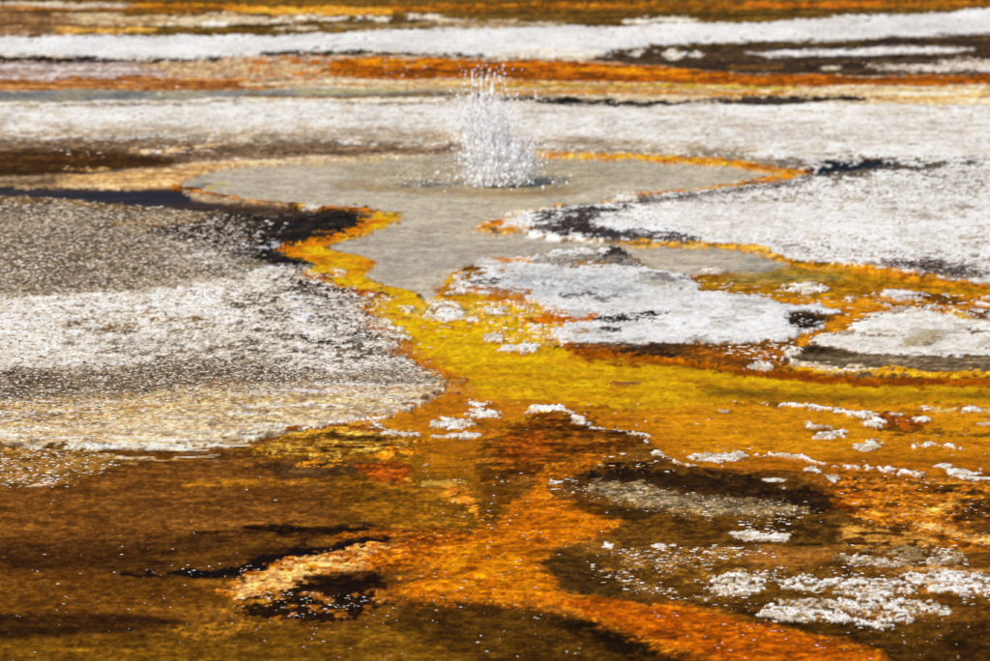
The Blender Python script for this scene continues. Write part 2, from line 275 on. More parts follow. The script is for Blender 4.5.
paint([(380, 240), (520, 236), (620, 248), (520, 256), (440, 268), (400, 282), (380, 270)], (176, 166, 152), (158, 148, 136), nf='B', warp=4, soft=10, op=.8)
paint([(330, 160), (470, 155), (560, 158), (680, 172), (560, 194), (470, 190), (360, 182)], (174, 158, 134), (160, 138, 106), nf='S', warp=5, soft=14, op=.8)
stroke([(340, 184), (430, 190), (500, 192), (560, 188)], 9, (160, 120, 72), (150, 128, 94), nf='B', warp=5, rag=6, soft=8, op=.8)
stroke([(405, 184), (425, 182), (450, 181)], 5, (104, 90, 78), warp=4, rag=6)
stroke([(225, 196), (300, 194), (380, 200), (470, 200), (560, 200)], 8, (180, 170, 150), warp=4, soft=8, op=.6)
stroke([(258, 164), (320, 163), (380, 159)], 4, (214, 180, 128), (196, 170, 140), nf='B', warp=3, rag=3, op=.8)
paint([(190, 186), (192, 181), (205, 179), (215, 183), (205, 188)], (90, 84, 84), (150, 140, 130), nf='C', warp=3, soft=2, rag=3)
stroke([(208, 187), (222, 181), (224, 183)], 3, (120, 90, 30), (200, 170, 90), nf='C', warp=3, rag=4)
# rims
stroke([(176, 187, 4), (192, 191, 5), (215, 195, 3), (255, 201, 2.5), (300, 205, 4), (345, 208, 4), (376, 211, 6)], 4, (196, 112, 16), (90, 50, 14), nf='B', lo=-.3, hi=.4, warp=3, rag=4, zone='left_rim', h=.008)
stroke([(345, 211), (320, 209), (300, 208)], 3, (60, 40, 22), warp=3, rag=3)
stroke([(305, 206), (318, 206)], 3, (240, 170, 80), warp=2, rag=2, zone='left_rim', h=.02)
stroke([(545, 155, 5), (580, 155, 6), (640, 157, 6), (690, 160, 8), (730, 163, 9), (765, 168, 11), (795, 173, 8), (803, 174, 4)], 6, (222, 156, 14), (196, 112, 8), nf='B', warp=3, rag=3, zone='right_rim', h=.012, wet=.4)
stroke([(800, 174, 5), (775, 180, 9), (745, 184, 7), (700, 189, 3), (660, 193, 4), (637, 196, 4), (606, 202, 3)], 5, (214, 146, 12), (180, 96, 8), nf='B', warp=3, rag=4, zone='right_rim', h=.012, wet=.4)
stroke([(785, 174), (805, 172)], 5, (206, 124, 50), warp=3, rag=2, zone='right_rim')
stroke([(560, 206, 3), (520, 213, 4), (505, 219, 4), (490, 224, 6), (480, 228, 5), (505, 230, 6), (530, 228, 5)], 5, (216, 150, 60), (200, 112, 20), nf='B', warp=4, rag=5, zone='right_rim', h=.015)
stroke([(512, 215), (530, 212), (556, 209)], 4, (228, 214, 196), warp=4, rag=5)
stroke([(612, 199), (632, 197)], 6, (218, 204, 186), warp=2, rag=2)
# dark bands along the rims, black crust patches of the right flat
paint([(538, 149), (640, 150), (730, 154), (806, 160), (806, 170), (760, 163), (690, 156), (600, 152), (540, 152)], (96, 84, 78), (140, 126, 112), nf='M', warp=4, soft=3, rag=12, wet=.3)
paint([(600, 208), (640, 199), (700, 194), (740, 189), (778, 184), (806, 179), (806, 186), (760, 191), (700, 197), (650, 204)], (84, 74, 74), (150, 138, 130), nf='M', lo=0, hi=.6, warp=4, soft=4, rag=14, zone='far_flat')
paint([(804, 180), (812, 168), (828, 162), (852, 157), (884, 159), (908, 165), (975, 161), (978, 164), (910, 171), (880, 174), (840, 178)], (66, 56, 50), (110, 96, 84), nf='M', lo=.1, hi=.8, warp=4, soft=4, rag=12)
paint([(806, 174), (816, 166), (832, 162), (850, 160), (874, 162), (892, 165), (868, 168), (842, 171), (822, 175)], (34, 42, 66), (50, 60, 86), nf='S', warp=4, soft=2, rag=4, zone='sky_reflect_puddle', h=-.01, wet=.9)  # blue of the reflected sky is painted into this bed
paint([(536, 215), (560, 211), (600, 206), (642, 202), (622, 210), (592, 216), (598, 224), (640, 228), (690, 238), (690, 242), (640, 242), (590, 239), (550, 235), (530, 229), (545, 222)], (62, 52, 52), (116, 104, 98), nf='M', lo=.1, hi=.7, warp=5, soft=4, rag=14, zone='far_flat')
paint([(598, 225), (640, 226), (690, 233), (660, 236), (620, 234)], (224, 222, 220), warp=5, soft=3, rag=5, zone='far_flat')
stroke([(600, 235), (640, 233), (680, 236), (692, 240)], 3, (66, 60, 64), warp=4, rag=6)
stroke([(530, 234), (560, 238), (600, 241)], 3, (236, 232, 226), warp=3, rag=3)
paint([(868, 264), (885, 260), (915, 258), (938, 258), (948, 264), (990, 272), (1010, 282), (945, 278), (925, 273), (890, 270)], (76, 58, 54), (150, 130, 120), nf='M', lo=-.1, hi=.5, warp=4, soft=4, rag=12, zone='far_flat')
paint([(760, 240), (860, 248), (990, 258), (R, 262), (R, 286), (990, 284), (945, 276), (870, 262), (800, 258)], (120, 108, 100), warp=5, soft=4, cover=.3, cf='G', op=.8)

# ---- right branch: olive gold channel, orange shallows
OG = [(700, 274), (745, 270), (785, 262), (815, 263), (850, 265), (866, 270), (900, 277), (940, 284), (990, 286), (R, 292), (R, 330), (990, 325), (960, 318), (900, 310), (868, 318), (850, 332), (815, 340), (796, 352), (788, 368), (740, 366), (690, 360), (640, 356), (680, 344), (780, 342), (800, 332), (850, 314), (800, 304), (750, 297), (720, 291), (692, 282)]
paint(OG, (190, 116, 14), (206, 134, 20), nf='B', warp=4, soft=2, zone='right_channel', wet=.5, h=-.012, grain=.5)
paint([(700, 276), (760, 270), (800, 266), (860, 272), (900, 280), (990, 287), (R, 293), (R, 298), (960, 293), (900, 293), (850, 297), (790, 297), (740, 292), (700, 288)], (178, 126, 16), (158, 104, 12), nf='S', warp=5, soft=8, zone='right_channel')
paint([(735, 274), (790, 266), (850, 268), (840, 278), (780, 282), (730, 284)], (150, 126, 78), (164, 126, 44), nf='S', warp=5, soft=10, op=.9)
paint([(740, 250), (775, 257), (792, 264), (760, 272), (740, 272)], (158, 150, 136), warp=4, soft=8)
stroke([(622, 244, 2), (660, 244, 3), (690, 246, 3), (735, 247, 3), (760, 249, 5), (780, 258, 5), (800, 263, 4), (850, 266, 4)], 4, (206, 140, 14), (214, 160, 90), nf='B', lo=.1, hi=.6, warp=3, rag=4, zone='bank_mat')
stroke([(862, 269, 4), (890, 274, 6), (930, 279, 5), (960, 285, 3), (R, 288, 3)], 5, (196, 112, 40), (206, 130, 20), nf='B', warp=3, rag=4, zone='bank_mat')
stroke([(614, 254, 3), (630, 262, 4), (652, 269, 4), (680, 273, 5), (700, 275, 4)], 4, (214, 152, 40), (190, 120, 30), nf='B', warp=3, rag=3, zone='bank_mat')

# ragged crust along the left bank of the channel
BK = [(300, 274), (340, 286), (372, 292), (364, 306), (380, 324), (400, 340), (386, 349), (412, 365), (438, 376), (460, 380), (440, 393), (426, 404), (405, 413)]
stroke(BK, 11, (216, 206, 198), (180, 166, 154), nf='C', warp=9, soft=3, rag=14, cover=.42, cf='M', zone='left_flat', wet=.1)
stroke(BK, 9, (52, 40, 34), warp=9, soft=3, rag=14, cover=.26, cf='C', op=.85)
stroke(BK, 6, (184, 106, 22), warp=9, soft=4, rag=12, cover=.3, cf='T', op=.7)
# ---- main white island
ISL = [(478, 262), (496, 257), (530, 254), (560, 250), (600, 248), (614, 251), (624, 261), (642, 269), (680, 273), (694, 281), (704, 289), (735, 293), (752, 297), (800, 304), (822, 306), (850, 313), (838, 317), (818, 314), (800, 317), (826, 322), (824, 328), (802, 333), (790, 340), (750, 341), (720, 344), (680, 343), (640, 344), (610, 345), (575, 348), (558, 347), (552, 340), (546, 331), (556, 324), (572, 320), (548, 312), (540, 303), (520, 297), (490, 294), (460, 292), (452, 287), (460, 279), (470, 269)]
stroke(ISL + ISL[:1], 5, (110, 66, 26), warp=6, soft=5, rag=6, op=.5)  # brown ring painted round the island as contact darkening
paint(ISL, (222, 219, 215), (198, 197, 195), nf='B', lo=-.1, hi=.7, warp=6, soft=1.5, rag=3, zone='main_island', wet=.1, h=.018, hs=3, grain=.25)
paint(ISL, (166, 160, 152), warp=6, soft=2, cover=.22, cf='B', op=.6)
paint([(500, 268), (560, 266), (660, 276), (690, 292), (640, 304), (560, 300), (500, 290)], (168, 170, 172), (196, 196, 194), nf='B', warp=8, soft=16, op=.85, rag=10)
paint([(505, 272), (560, 276), (650, 300), (600, 312), (530, 296)], (120, 116, 112), warp=8, soft=8, cover=.2, cf='M', op=.8)
paint([(540, 262), (552, 255), (575, 256), (600, 254), (616, 252), (622, 258), (634, 266), (632, 269), (600, 266), (560, 266)], (92, 82, 78), (140, 130, 122), nf='M', warp=4, soft=3, rag=9, h=.02)
stroke([(580, 265), (610, 265)], 4, (150, 110, 66), warp=3, rag=5)
stroke([(604, 257), (616, 252), (620, 256)], 4, (34, 30, 30), warp=3, rag=5, h=.05)
stroke([(500, 260), (526, 261)], 4, (206, 136, 90), warp=3, rag=3)
paint([(636, 276), (660, 276), (678, 284), (662, 290), (642, 286)], (146, 140, 128), (170, 166, 156), nf='M', warp=4, soft=5, rag=6)
stroke([(640, 277), (690, 280)], 3, (110, 104, 104), warp=4, rag=5)
stroke([(478, 281), (500, 281)], 6, (56, 50, 50), warp=5, rag=10)
stroke([(606, 321), (630, 318), (650, 316)], 6, (44, 36, 32), warp=5, rag=9, h=.022)
stroke([(606, 331), (614, 331)], 3, (80, 70, 60), warp=4, rag=6)
stroke([(566, 298), (590, 296)], 4, (96, 90, 88), warp=6, rag=9)
paint([(784, 317), (796, 313), (822, 315), (826, 320), (818, 327), (800, 331), (788, 326)], (38, 30, 26), (90, 60, 30), nf='M', lo=.2, hi=.8, warp=4, soft=3, rag=8, h=.0, zone='main_island')
stroke([(560, 322), (590, 322), (600, 318)], 4, (196, 110, 50), warp=5, rag=6)
# ragged left shore of the island breaking into the yellow channel
paint([(470, 300), (540, 300), (570, 322), (548, 345), (500, 345), (480, 330)], (222, 216, 206), warp=7, soft=4, cover=.22, cf='C', zone='channel', h=.012)
paint([(520, 302), (575, 318), (575, 326), (545, 332), (530, 346), (515, 330)], (196, 106, 20), warp=6, soft=5, cover=.5, cf='B', zone='channel')
# the dark shelf at the island's foot
SH = [(557, 348), (600, 345), (680, 344), (740, 344), (782, 342), (800, 346), (792, 354), (782, 362), (790, 370), (700, 363), (640, 357), (590, 353)]
paint(SH, (84, 56, 40), (64, 44, 36), nf='S', warp=4, soft=2, zone='shelf', wet=.4, h=.012, grain=.6)
paint([(560, 347), (640, 344), (640, 348), (600, 351), (566, 350)], (44, 36, 30), (90, 80, 72), nf='M', warp=3, soft=2, rag=6, zone='shelf')
paint([(680, 346), (790, 343), (792, 362), (784, 370), (700, 362)], (166, 92, 26), (120, 72, 26), nf='M', warp=6, soft=12, rag=6, zone='right_channel')
stroke([(600, 354), (690, 363), (780, 373), (860, 380), (R, 384)], 5, (150, 74, 6), (190, 108, 8), nf='B', warp=4, rag=4, zone='channel')

# ---- right island with its brown terrace
TER = [(788, 368), (786, 352), (800, 347), (850, 350), (930, 353), (R, 352), (R, 374), (990, 375), (920, 376), (850, 376), (810, 372)]
paint(TER, (126, 106, 86), (98, 80, 64), nf='S', warp=4, soft=2, zone='terrace', wet=.3, h=.02, grain=.6)
paint([(794, 350), (830, 348), (840, 354), (815, 357), (797, 357)], (46, 36, 26), (80, 60, 40), nf='M', warp=3, soft=3, rag=5)  # shadow of the white front lump, painted dark on the terrace
stroke([(790, 371, 5), (830, 371, 7), (870, 371, 6), (920, 375, 5), (R, 377, 4)], 6, (206, 132, 22), (224, 160, 40), nf='C', warp=3, rag=6, zone='terrace_mat', h=.02)
stroke([(800, 366), (840, 369), (870, 370)], 4, (212, 186, 166), warp=4, rag=6)
stroke([(740, 371, 5), (800, 378, 6), (880, 382, 5), (R, 384, 4)], 5, (164, 70, 4), (196, 96, 6), nf='B', warp=3, rag=3, zone='channel')
RI = [(816, 347), (812, 341), (830, 336), (850, 333), (866, 322), (890, 313), (920, 310), (955, 314), (985, 320), (R, 330), (R, 356), (990, 356), (960, 357), (925, 353), (890, 352), (850, 351)]
stroke(RI + RI[:1], 5, (110, 70, 30), warp=6, soft=5, rag=6, op=.5)  # contact darkening round this island, painted as a brown edge
paint(RI, (224, 216, 206), (206, 200, 192), nf='B', lo=0, hi=.8, warp=6, soft=1.5, rag=3, zone='right_island', wet=.1, h=.02, hs=3, grain=.25)
paint(RI, (168, 156, 142), warp=6, soft=2, cover=.26, cf='B', op=.7)
paint([(905, 340), (935, 334), (950, 340), (930, 348), (905, 348)], (146, 126, 100), (180, 164, 140), nf='M', warp=5, soft=4, rag=6, h=.02)
stroke([(840, 336), (880, 335), (905, 338)], 2, (140, 120, 104), warp=5, rag=5)
stroke([(895, 353), (950, 356), (985, 352)], 4, (214, 206, 196), warp=5, rag=4)
stroke([(975, 333), (990, 330)], 5, (110, 96, 78), warp=4, rag=6)
paint([(845, 350), (880, 349), (930, 351), (925, 356), (860, 354)], (214, 190, 168), (226, 214, 204), nf='S', warp=4, soft=3, rag=5)
for zk, P in zip('abcde', ([(874, 296), (890, 292), (906, 291), (930, 293), (945, 296), (920, 299), (900, 298)], [(890, 305), (950, 305), (956, 308), (920, 310), (896, 309)], [(972, 297), (R, 292), (R, 298), (980, 299)],
          [(975, 303), (R, 301), (R, 307), (980, 307)], [(963, 314), (980, 310), (R, 312), (R, 318), (985, 319)])):
    paint(P, (222, 214, 206), (188, 180, 176), nf='M', warp=5, soft=1.5, rag=4, zone='right_crust_' + zk, h=.02, hs=3, grain=.7)
paint([(928, 294), (950, 295), (965, 300), (945, 303), (925, 300)], (76, 50, 24), (120, 70, 24), nf='M', warp=5, soft=3, rag=8)
paint([(880, 302), (960, 302), (990, 310), (990, 322), (950, 312), (900, 306)], (120, 66, 20), warp=6, soft=3, cover=.35)
paint([(948, 312), (965, 312), (978, 320), (965, 322)], (206, 156, 90), warp=4, soft=2, zone='peach_lump', h=.03)

# ---- yellow river core and gold river
GOLD = [(350, 424), (385, 416), (415, 411), (430, 402), (450, 392), (500, 396), (600, 406), (700, 404), (R, 402), (R, 486), (990, 481), (930, 479), (870, 475), (800, 471), (760, 466), (700, 466), (678, 461), (664, 452), (648, 434), (600, 428), (570, 412), (545, 408), (530, 415), (500, 420), (484, 440), (474, 470), (500, 492), (440, 486), (418, 470), (404, 452), (420, 436), (400, 428)]
paint(GOLD, (196, 124, 14), (176, 104, 10), nf='S', lo=-.2, hi=.6, warp=5, soft=4, zone='river', wet=.5, h=-.008, grain=.4)
paint([(640, 406), (800, 404), (990, 404), (R, 404), (R, 440), (900, 440), (760, 450), (680, 440)], (206, 138, 18), warp=8, soft=20, op=.7, rag=10)
CORE = [(404, 352), (430, 360), (480, 368), (520, 362), (560, 360), (600, 358), (690, 367), (760, 379), (850, 387), (R, 390), (R, 402), (850, 401), (740, 402), (650, 407), (590, 404), (540, 396), (500, 386), (450, 374), (420, 366)]
paint(CORE, (208, 160, 10), (186, 134, 6), nf='S', warp=5, soft=8, zone='channel')
paint([(680, 378), (760, 388), (860, 390), (R, 392), (R, 402), (860, 400), (740, 400)], (150, 102, 4), (128, 84, 4), nf='S', warp=5, soft=14, op=.9)
stroke([(706, 391), (740, 393), (770, 392)], 6, (112, 90, 4), warp=5, rag=8, soft=6, op=.8)
stroke([(500, 382), (540, 394), (600, 400), (680, 396)], 7, (208, 160, 24), warp=6, rag=8, soft=10, op=.6)
stroke([(520, 402), (580, 408), (630, 410)], 7, (160, 112, 10), warp=6, rag=8, soft=8, op=.7)
stroke([(420, 366), (470, 390), (520, 402)], 10, (190, 122, 10), warp=6, soft=10, op=.7)
stroke([(392, 352), (420, 362), (450, 374)], 6, (192, 112, 8), warp=5, soft=5)
stroke([(618, 381), (636, 381)], 3, (120, 84, 70), warp=3, rag=3)
paint([(385, 300), (440, 300), (520, 316), (530, 340), (460, 356), (400, 340)], (234, 186, 12), (208, 152, 6), nf='C', warp=6, soft=12, op=.8)
paint([(400, 304), (425, 300), (480, 304), (490, 312), (440, 318), (410, 318)], (206, 180, 120), (210, 160, 40), nf='C', warp=6, soft=6, op=.8, rag=8)
stroke([(286, 252, 5), (310, 256, 5), (350, 258, 6), (372, 261, 4)], 5, (214, 150, 18), (200, 110, 10), nf='B', warp=3, rag=4)
stroke([(283, 250, 4), (330, 240, 4), (362, 228, 4), (378, 217, 4)], 4, (222, 150, 24), (206, 110, 14), nf='B', warp=4, rag=5)
stroke([(300, 274, 4), (330, 282, 4), (372, 290, 5)], 4, (206, 120, 20), (170, 80, 10), nf='B', warp=4, rag=4)
stroke([(366, 306, 4), (384, 326, 4), (404, 342, 4)], 4, (196, 110, 14), (150, 80, 10), nf='B', warp=4, rag=4)

# ---- foreground floor
paint([(L, 490), (0, 488), (120, 470), (260, 456), (330, 470), (330, 520), (200, 540), (0, 545), (L, 545)], (122, 78, 40), (100, 62, 28), nf='M', warp=6, soft=14, op=.9)
paint([(L, 545), (0, 540), (180, 535), (260, 530), (200, 560), (100, 575), (0, 580), (L, 580)], (84, 52, 28), (70, 42, 20), nf='S', warp=6, soft=16, op=.9)
paint([(L, 584), (100, 572), (240, 575), (225, 600), (120, 614), (L, 614)], (118, 76, 26), (98, 60, 20), nf='M', warp=6, soft=12, op=.9)
paint([(L, 614), (60, 612), (150, 614), (190, 622), (120, 632), (40, 640), (L, 640)], (62, 38, 16), (84, 52, 20), nf='S', warp=6, soft=10)
paint([(L, 645), (100, 638), (180, 626), (300, 622), (420, 622), (560, 640), (640, 661), (640, 870), (L, 870)], (122, 86, 22), (96, 64, 18), nf='M', warp=6, soft=10, op=.9)
paint([(400, 600), (500, 606), (570, 612), (640, 640), (690, 670), (500, 670), (380, 625)], (92, 62, 18), (72, 46, 14), nf='M', warp=6, soft=8)
paint([(L, 700), (R, 700), (R, 870), (L, 870)], (110, 74, 24), (80, 52, 18), nf='M', warp=6, soft=10, op=.8)
paint([(530, 608), (600, 620), (640, 637), (690, 654), (720, 672), (650, 672), (600, 645), (555, 628)], (44, 28, 8), (70, 44, 12), nf='M', warp=6, soft=6, rag=6)
paint([(60, 562), (150, 552), (260, 545), (330, 534), (300, 552), (220, 562), (120, 570)], (66, 40, 20), warp=6, soft=8, op=.7)
paint([(200, 532), (250, 524), (330, 526), (410, 517), (408, 522), (340, 533), (290, 536), (240, 532)], (38, 22, 10), (70, 42, 18), nf='M', lo=.2, hi=.8, warp=6, soft=5, rag=5)
paint([(116, 574), (160, 569), (228, 564), (262, 555), (310, 546), (352, 534), (404, 529), (384, 541), (330, 555), (270, 566), (236, 578), (180, 575)], (26, 14, 6), (56, 32, 12), nf='M', lo=.3, hi=.9, warp=6, soft=5, rag=5, wet=.8)
paint([(150, 556), (230, 548), (250, 552), (180, 562)], (120, 78, 30), warp=6, soft=8, op=.5)
paint([(345, 440), (420, 430), (486, 440), (470, 470), (505, 492), (520, 520), (460, 535), (400, 528), (330, 505), (330, 480)], (112, 74, 18), (140, 92, 18), nf='M', warp=8, soft=12, op=.9)
paint([(405, 432), (470, 430), (480, 470), (470, 490), (420, 488), (410, 460)], (152, 98, 14), (126, 80, 14), nf='M', warp=8, soft=10, op=.9, zone='river')
paint([(255, 446), (290, 436), (330, 433), (380, 432), (418, 440), (402, 452), (350, 457), (300, 456), (262, 452)], (196, 146, 74), (140, 90, 28), nf='C', lo=-.1, hi=.5, warp=7, soft=3, rag=12, zone='gold_mat', h=.01, grain=1)
paint([(255, 446), (330, 433), (418, 440), (402, 452), (300, 456)], (90, 56, 18), warp=7, soft=6, cover=.3, cf='T')
stroke([(290, 428), (340, 426), (380, 430)], 4, (100, 56, 24), (150, 80, 30), nf='M', warp=5, rag=5)
stroke([(260, 436), (330, 430), (360, 424), (400, 420)], 2, (204, 150, 60), warp=4, rag=4)
paint([(262, 464), (320, 457), (372, 462), (384, 470), (340, 477), (280, 478)], (94, 68, 44), (74, 48, 28), nf='M', warp=5, soft=6, rag=5)
stroke([(300, 464), (340, 464)], 6, (186, 120, 36), warp=5, rag=6)
stroke([(195, 486, 5), (260, 482, 6), (330, 484, 4), (385, 484, 3)], 5, (176, 122, 42), (140, 92, 28), nf='M', warp=6, soft=6, rag=5)
paint([(356, 466), (395, 464), (425, 470), (412, 482), (372, 482)], (190, 92, 20), (120, 60, 14), nf='M', warp=6, soft=4, rag=9)
stroke([(385, 456), (415, 448)], 7, (206, 120, 30), warp=5, rag=8, cover=.6)
stroke([(455, 486), (465, 498), (472, 508), (488, 514)], 5, (196, 104, 24), (206, 130, 50), nf='C', warp=7, rag=10, cover=.7)
stroke([(412, 480), (440, 482), (465, 480)], 3, (196, 150, 70), warp=4, rag=5)
RED = [(488, 428), (520, 418), (548, 410), (574, 414), (600, 424), (645, 435), (655, 446), (610, 456), (570, 462), (545, 474), (505, 480), (488, 458)]
paint(RED, (138, 72, 8), (96, 50, 8), nf='T', warp=9, soft=12, rag=14, op=.85, zone='red_mat', wet=.5)
paint([(505, 440), (540, 432), (560, 445), (530, 462), (505, 456)], (150, 62, 8), warp=6, soft=12, rag=10, op=.5)
paint([(480, 470), (505, 470), (512, 496), (500, 508), (484, 496)], (100, 60, 14), warp=5, soft=6)

OM = [(375, 588), (392, 580), (420, 573), (432, 560), (436, 547), (462, 538), (498, 526), (508, 512), (516, 497), (536, 482), (560, 466), (600, 455), (560, 482), (562, 500), (602, 505), (628, 518), (618, 534), (590, 544), (546, 550), (548, 566), (560, 580), (568, 592), (600, 598), (680, 604), (700, 611), (770, 625), (850, 645), (900, 668), (920, 690), (740, 690), (690, 654), (640, 636), (600, 620), (560, 606), (500, 604), (440, 601), (400, 596)]
paint(OM, (196, 104, 8), (158, 78, 6), nf='M', lo=-.3, hi=.6, warp=9, soft=17, rag=13, zone='orange_mat', wet=.35, h=.006, grain=.7)
paint(OM, (140, 74, 8), warp=9, soft=10, rag=11, cover=.24, cf='M', op=.7)
paint(OM, (224, 146, 40), warp=9, soft=6, rag=11, cover=.14, cf='G', op=.7)
paint([(430, 558), (460, 542), (520, 534), (540, 560), (545, 590), (480, 596), (420, 584)], (214, 130, 16), (188, 98, 8), nf='C', warp=7, soft=14, op=.8, rag=8)
paint([(560, 602), (620, 600), (700, 614), (780, 630), (880, 662), (720, 662), (640, 632)], (186, 88, 5), (156, 66, 3), nf='M', warp=8, soft=8, op=.8)
paint([(510, 500), (560, 500), (610, 512), (610, 530), (560, 542), (510, 535)], (206, 112, 10), (190, 100, 10), nf='M', warp=6, soft=8, op=.7)
PM = [(224, 592), (240, 577), (270, 566), (320, 554), (370, 542), (400, 544), (428, 550), (404, 561), (372, 570), (340, 571), (312, 576), (302, 586), (292, 596), (312, 602), (290, 607), (258, 606), (238, 598)]
paint(PM, (234, 166, 112), (208, 116, 36), nf='C', lo=-.1, hi=.5, warp=5, soft=6, rag=6, zone='peach_mat', h=.008, grain=.4)
paint([(360, 556), (400, 540), (450, 528), (475, 535), (450, 556), (410, 566), (372, 570)], (204, 112, 18), (168, 84, 10), nf='M', warp=7, soft=10, rag=10, zone='peach_mat', grain=.4)
paint(PM, (150, 82, 24), warp=6, soft=4, cover=.16, cf='G', op=.8)
stroke([(335, 535), (380, 530), (410, 532), (440, 528)], 7, (206, 112, 20), (120, 60, 10), nf='M', warp=6, rag=8, cover=.75, zone='orange_mat')
paint([(240, 600), (300, 588), (316, 574), (345, 571), (378, 571), (384, 586), (392, 598), (370, 612), (330, 620), (270, 622), (232, 616)], (44, 26, 10), (150, 92, 30), nf='C', lo=.1, hi=.6, warp=6, soft=4, rag=10, wet=.6, grain=1)
paint([(312, 576), (345, 572), (376, 571), (382, 586), (350, 592), (310, 590)], (40, 22, 10), warp=6, soft=5, rag=6, op=.8)
paint([(172, 628), (230, 618), (300, 622), (260, 634), (200, 640)], (156, 106, 36), warp=6, soft=6, cover=.35, cf='G', op=.8)

DK = [(566, 482), (600, 470), (640, 464), (690, 466), (760, 474), (800, 480), (834, 492), (838, 512), (850, 545), (860, 600), (700, 606), (610, 600), (566, 590), (548, 562), (560, 550), (600, 545), (630, 520), (605, 504)]
paint(DK, (104, 70, 26), (76, 48, 20), nf='M', lo=-.2, hi=.6, warp=6, soft=6, rag=6)
paint([(575, 476), (620, 468), (690, 470), (760, 478), (832, 492), (836, 508), (790, 518), (730, 506), (680, 492), (600, 486)], (64, 42, 24), (40, 26, 16), nf='M', warp=6, soft=5, rag=8, wet=.5)
paint([(580, 500), (640, 508), (650, 518), (600, 520), (570, 508)], (60, 42, 18), warp=6, soft=6, op=.8)
paint([(552, 552), (600, 560), (640, 588), (610, 598), (570, 590)], (72, 50, 24), warp=6, soft=8, op=.8)
GB = [(572, 491), (590, 486), (612, 484), (660, 488), (720, 497), (786, 507), (800, 513), (760, 516), (700, 511), (640, 505), (600, 498)]
paint(GB, (168, 146, 120), (134, 108, 80), nf='C', warp=7, soft=7, rag=10, zone='gravel_bar', h=.01, grain=.5, wet=.1)
paint(GB, (96, 76, 50), warp=7, soft=5, cover=.35, cf='T', op=.8)
paint([(735, 552), (780, 544), (838, 546), (848, 558), (800, 566), (750, 570)], (154, 104, 56), (130, 84, 40), nf='M', warp=6, soft=8, op=.9)
RO = [(815, 478), (840, 472), (890, 478), (940, 482), (R, 486), (R, 530), (990, 520), (950, 526), (990, 540), (R, 548), (R, 556), (990, 550), (930, 544), (870, 524), (830, 502)]
paint(RO, (194, 112, 34), (156, 82, 18), nf='M', warp=9, soft=5, rag=12, zone='right_mat', wet=.4, grain=.8)
paint(RO, (116, 66, 14), warp=9, soft=8, rag=10, cover=.3, cf='M', op=.8)
paint(RO, (214, 150, 80), warp=9, soft=5, rag=10, cover=.12, cf='T', op=.5)
stroke([(840, 506), (860, 508), (872, 504)], 8, (128, 62, 6), warp=5, rag=8); stroke([(850, 494), (875, 496)], 5, (150, 70, 8), warp=5, rag=6)
stroke([(780, 464), (850, 474), (900, 480), (960, 480)], 5, (150, 84, 14), (110, 66, 14), nf='S', warp=5, rag=6, op=.8)
stroke([(920, 478), (990, 482), (R, 488)], 6, (206, 156, 90), (196, 126, 40), nf='S', warp=6, rag=5)
stroke([(918, 526), (950, 532), (990, 542), (R, 550)], 6, (220, 168, 120), (204, 140, 80), nf='M', warp=6, rag=6)
stroke([(930, 512), (970, 500)], 3, (190, 140, 80), warp=4, rag=5)
paint([(936, 514), (962, 504), (990, 496), (R, 492), (R, 520), (990, 522), (955, 520)], (74, 42, 18), (100, 58, 22), nf='M', warp=6, soft=5, rag=6)
stroke([(950, 490), (985, 494)], 6, (96, 64, 26), warp=5, rag=7)
paint([(830, 520), (880, 524), (915, 530), (940, 545), (880, 552), (830, 545)], (178, 128, 70), (84, 52, 18), nf='C', lo=-.2, hi=.3, warp=6, soft=5, rag=8, grain=1)
paint([(880, 522), (910, 522), (918, 532), (886, 532)], (96, 56, 22), warp=5, soft=5, rag=8)
paint([(780, 520), (840, 516), (850, 545), (800, 548), (760, 535)], (96, 66, 26), (60, 40, 18), nf='C', warp=6, soft=8, rag=6)
paint([(860, 560), (R, 545), (R, 640), (860, 640), (700, 612), (860, 600)], (120, 78, 30), (92, 60, 22), nf='M', warp=7, soft=10, op=.9)
paint([(690, 604), (780, 622), (900, 622), (R, 612), (R, 690), (920, 690), (860, 645), (770, 622)], (88, 58, 20), (62, 40, 14), nf='M', warp=7, soft=6)
stroke([(690, 603), (740, 612), (800, 628), (860, 642)], 5, (50, 32, 10), warp=5, soft=5, rag=5, op=.7)
# white crusts of the lower right
for P, z in (([(704, 589), (714, 579), (736, 573), (760, 577), (766, 590), (750, 597), (720, 595)], 'crust_a'),
             ([(765, 617), (770, 606), (795, 598), (812, 598), (806, 606), (814, 614), (806, 620), (785, 619)], 'crust_b'),
             ([(812, 604), (840, 599), (880, 600), (930, 605), (952, 612), (920, 618), (880, 626), (836, 621), (814, 613)], 'crust_c'),
             ([(774, 582), (800, 575), (838, 578), (842, 584), (810, 588), (784, 588)], 'crust_d'),
             ([(838, 582), (862, 579), (880, 585), (912, 590), (900, 595), (866, 597), (846, 592)], 'crust_e'),
             ([(890, 582), (930, 572), (970, 574), (1004, 580), (1000, 592), (950, 597), (922, 592)], 'crust_f')):
    paint(P, (228, 221, 213), (196, 180, 164), nf='C', lo=.0, hi=.8, warp=6, soft=1.5, rag=11, cover=.66, cf='M', zone=z, wet=.1, h=.014, grain=.4)
    paint(P, (150, 122, 92), warp=6, soft=3, cover=.30, cf='T', op=.8)
    paint(P, (112, 80, 44), warp=6, soft=6, cover=.24, cf='M', op=.8)
paint([(812, 604), (880, 601), (950, 611), (880, 624), (820, 616)], (110, 84, 56), warp=6, soft=4, cover=.25, cf='G')
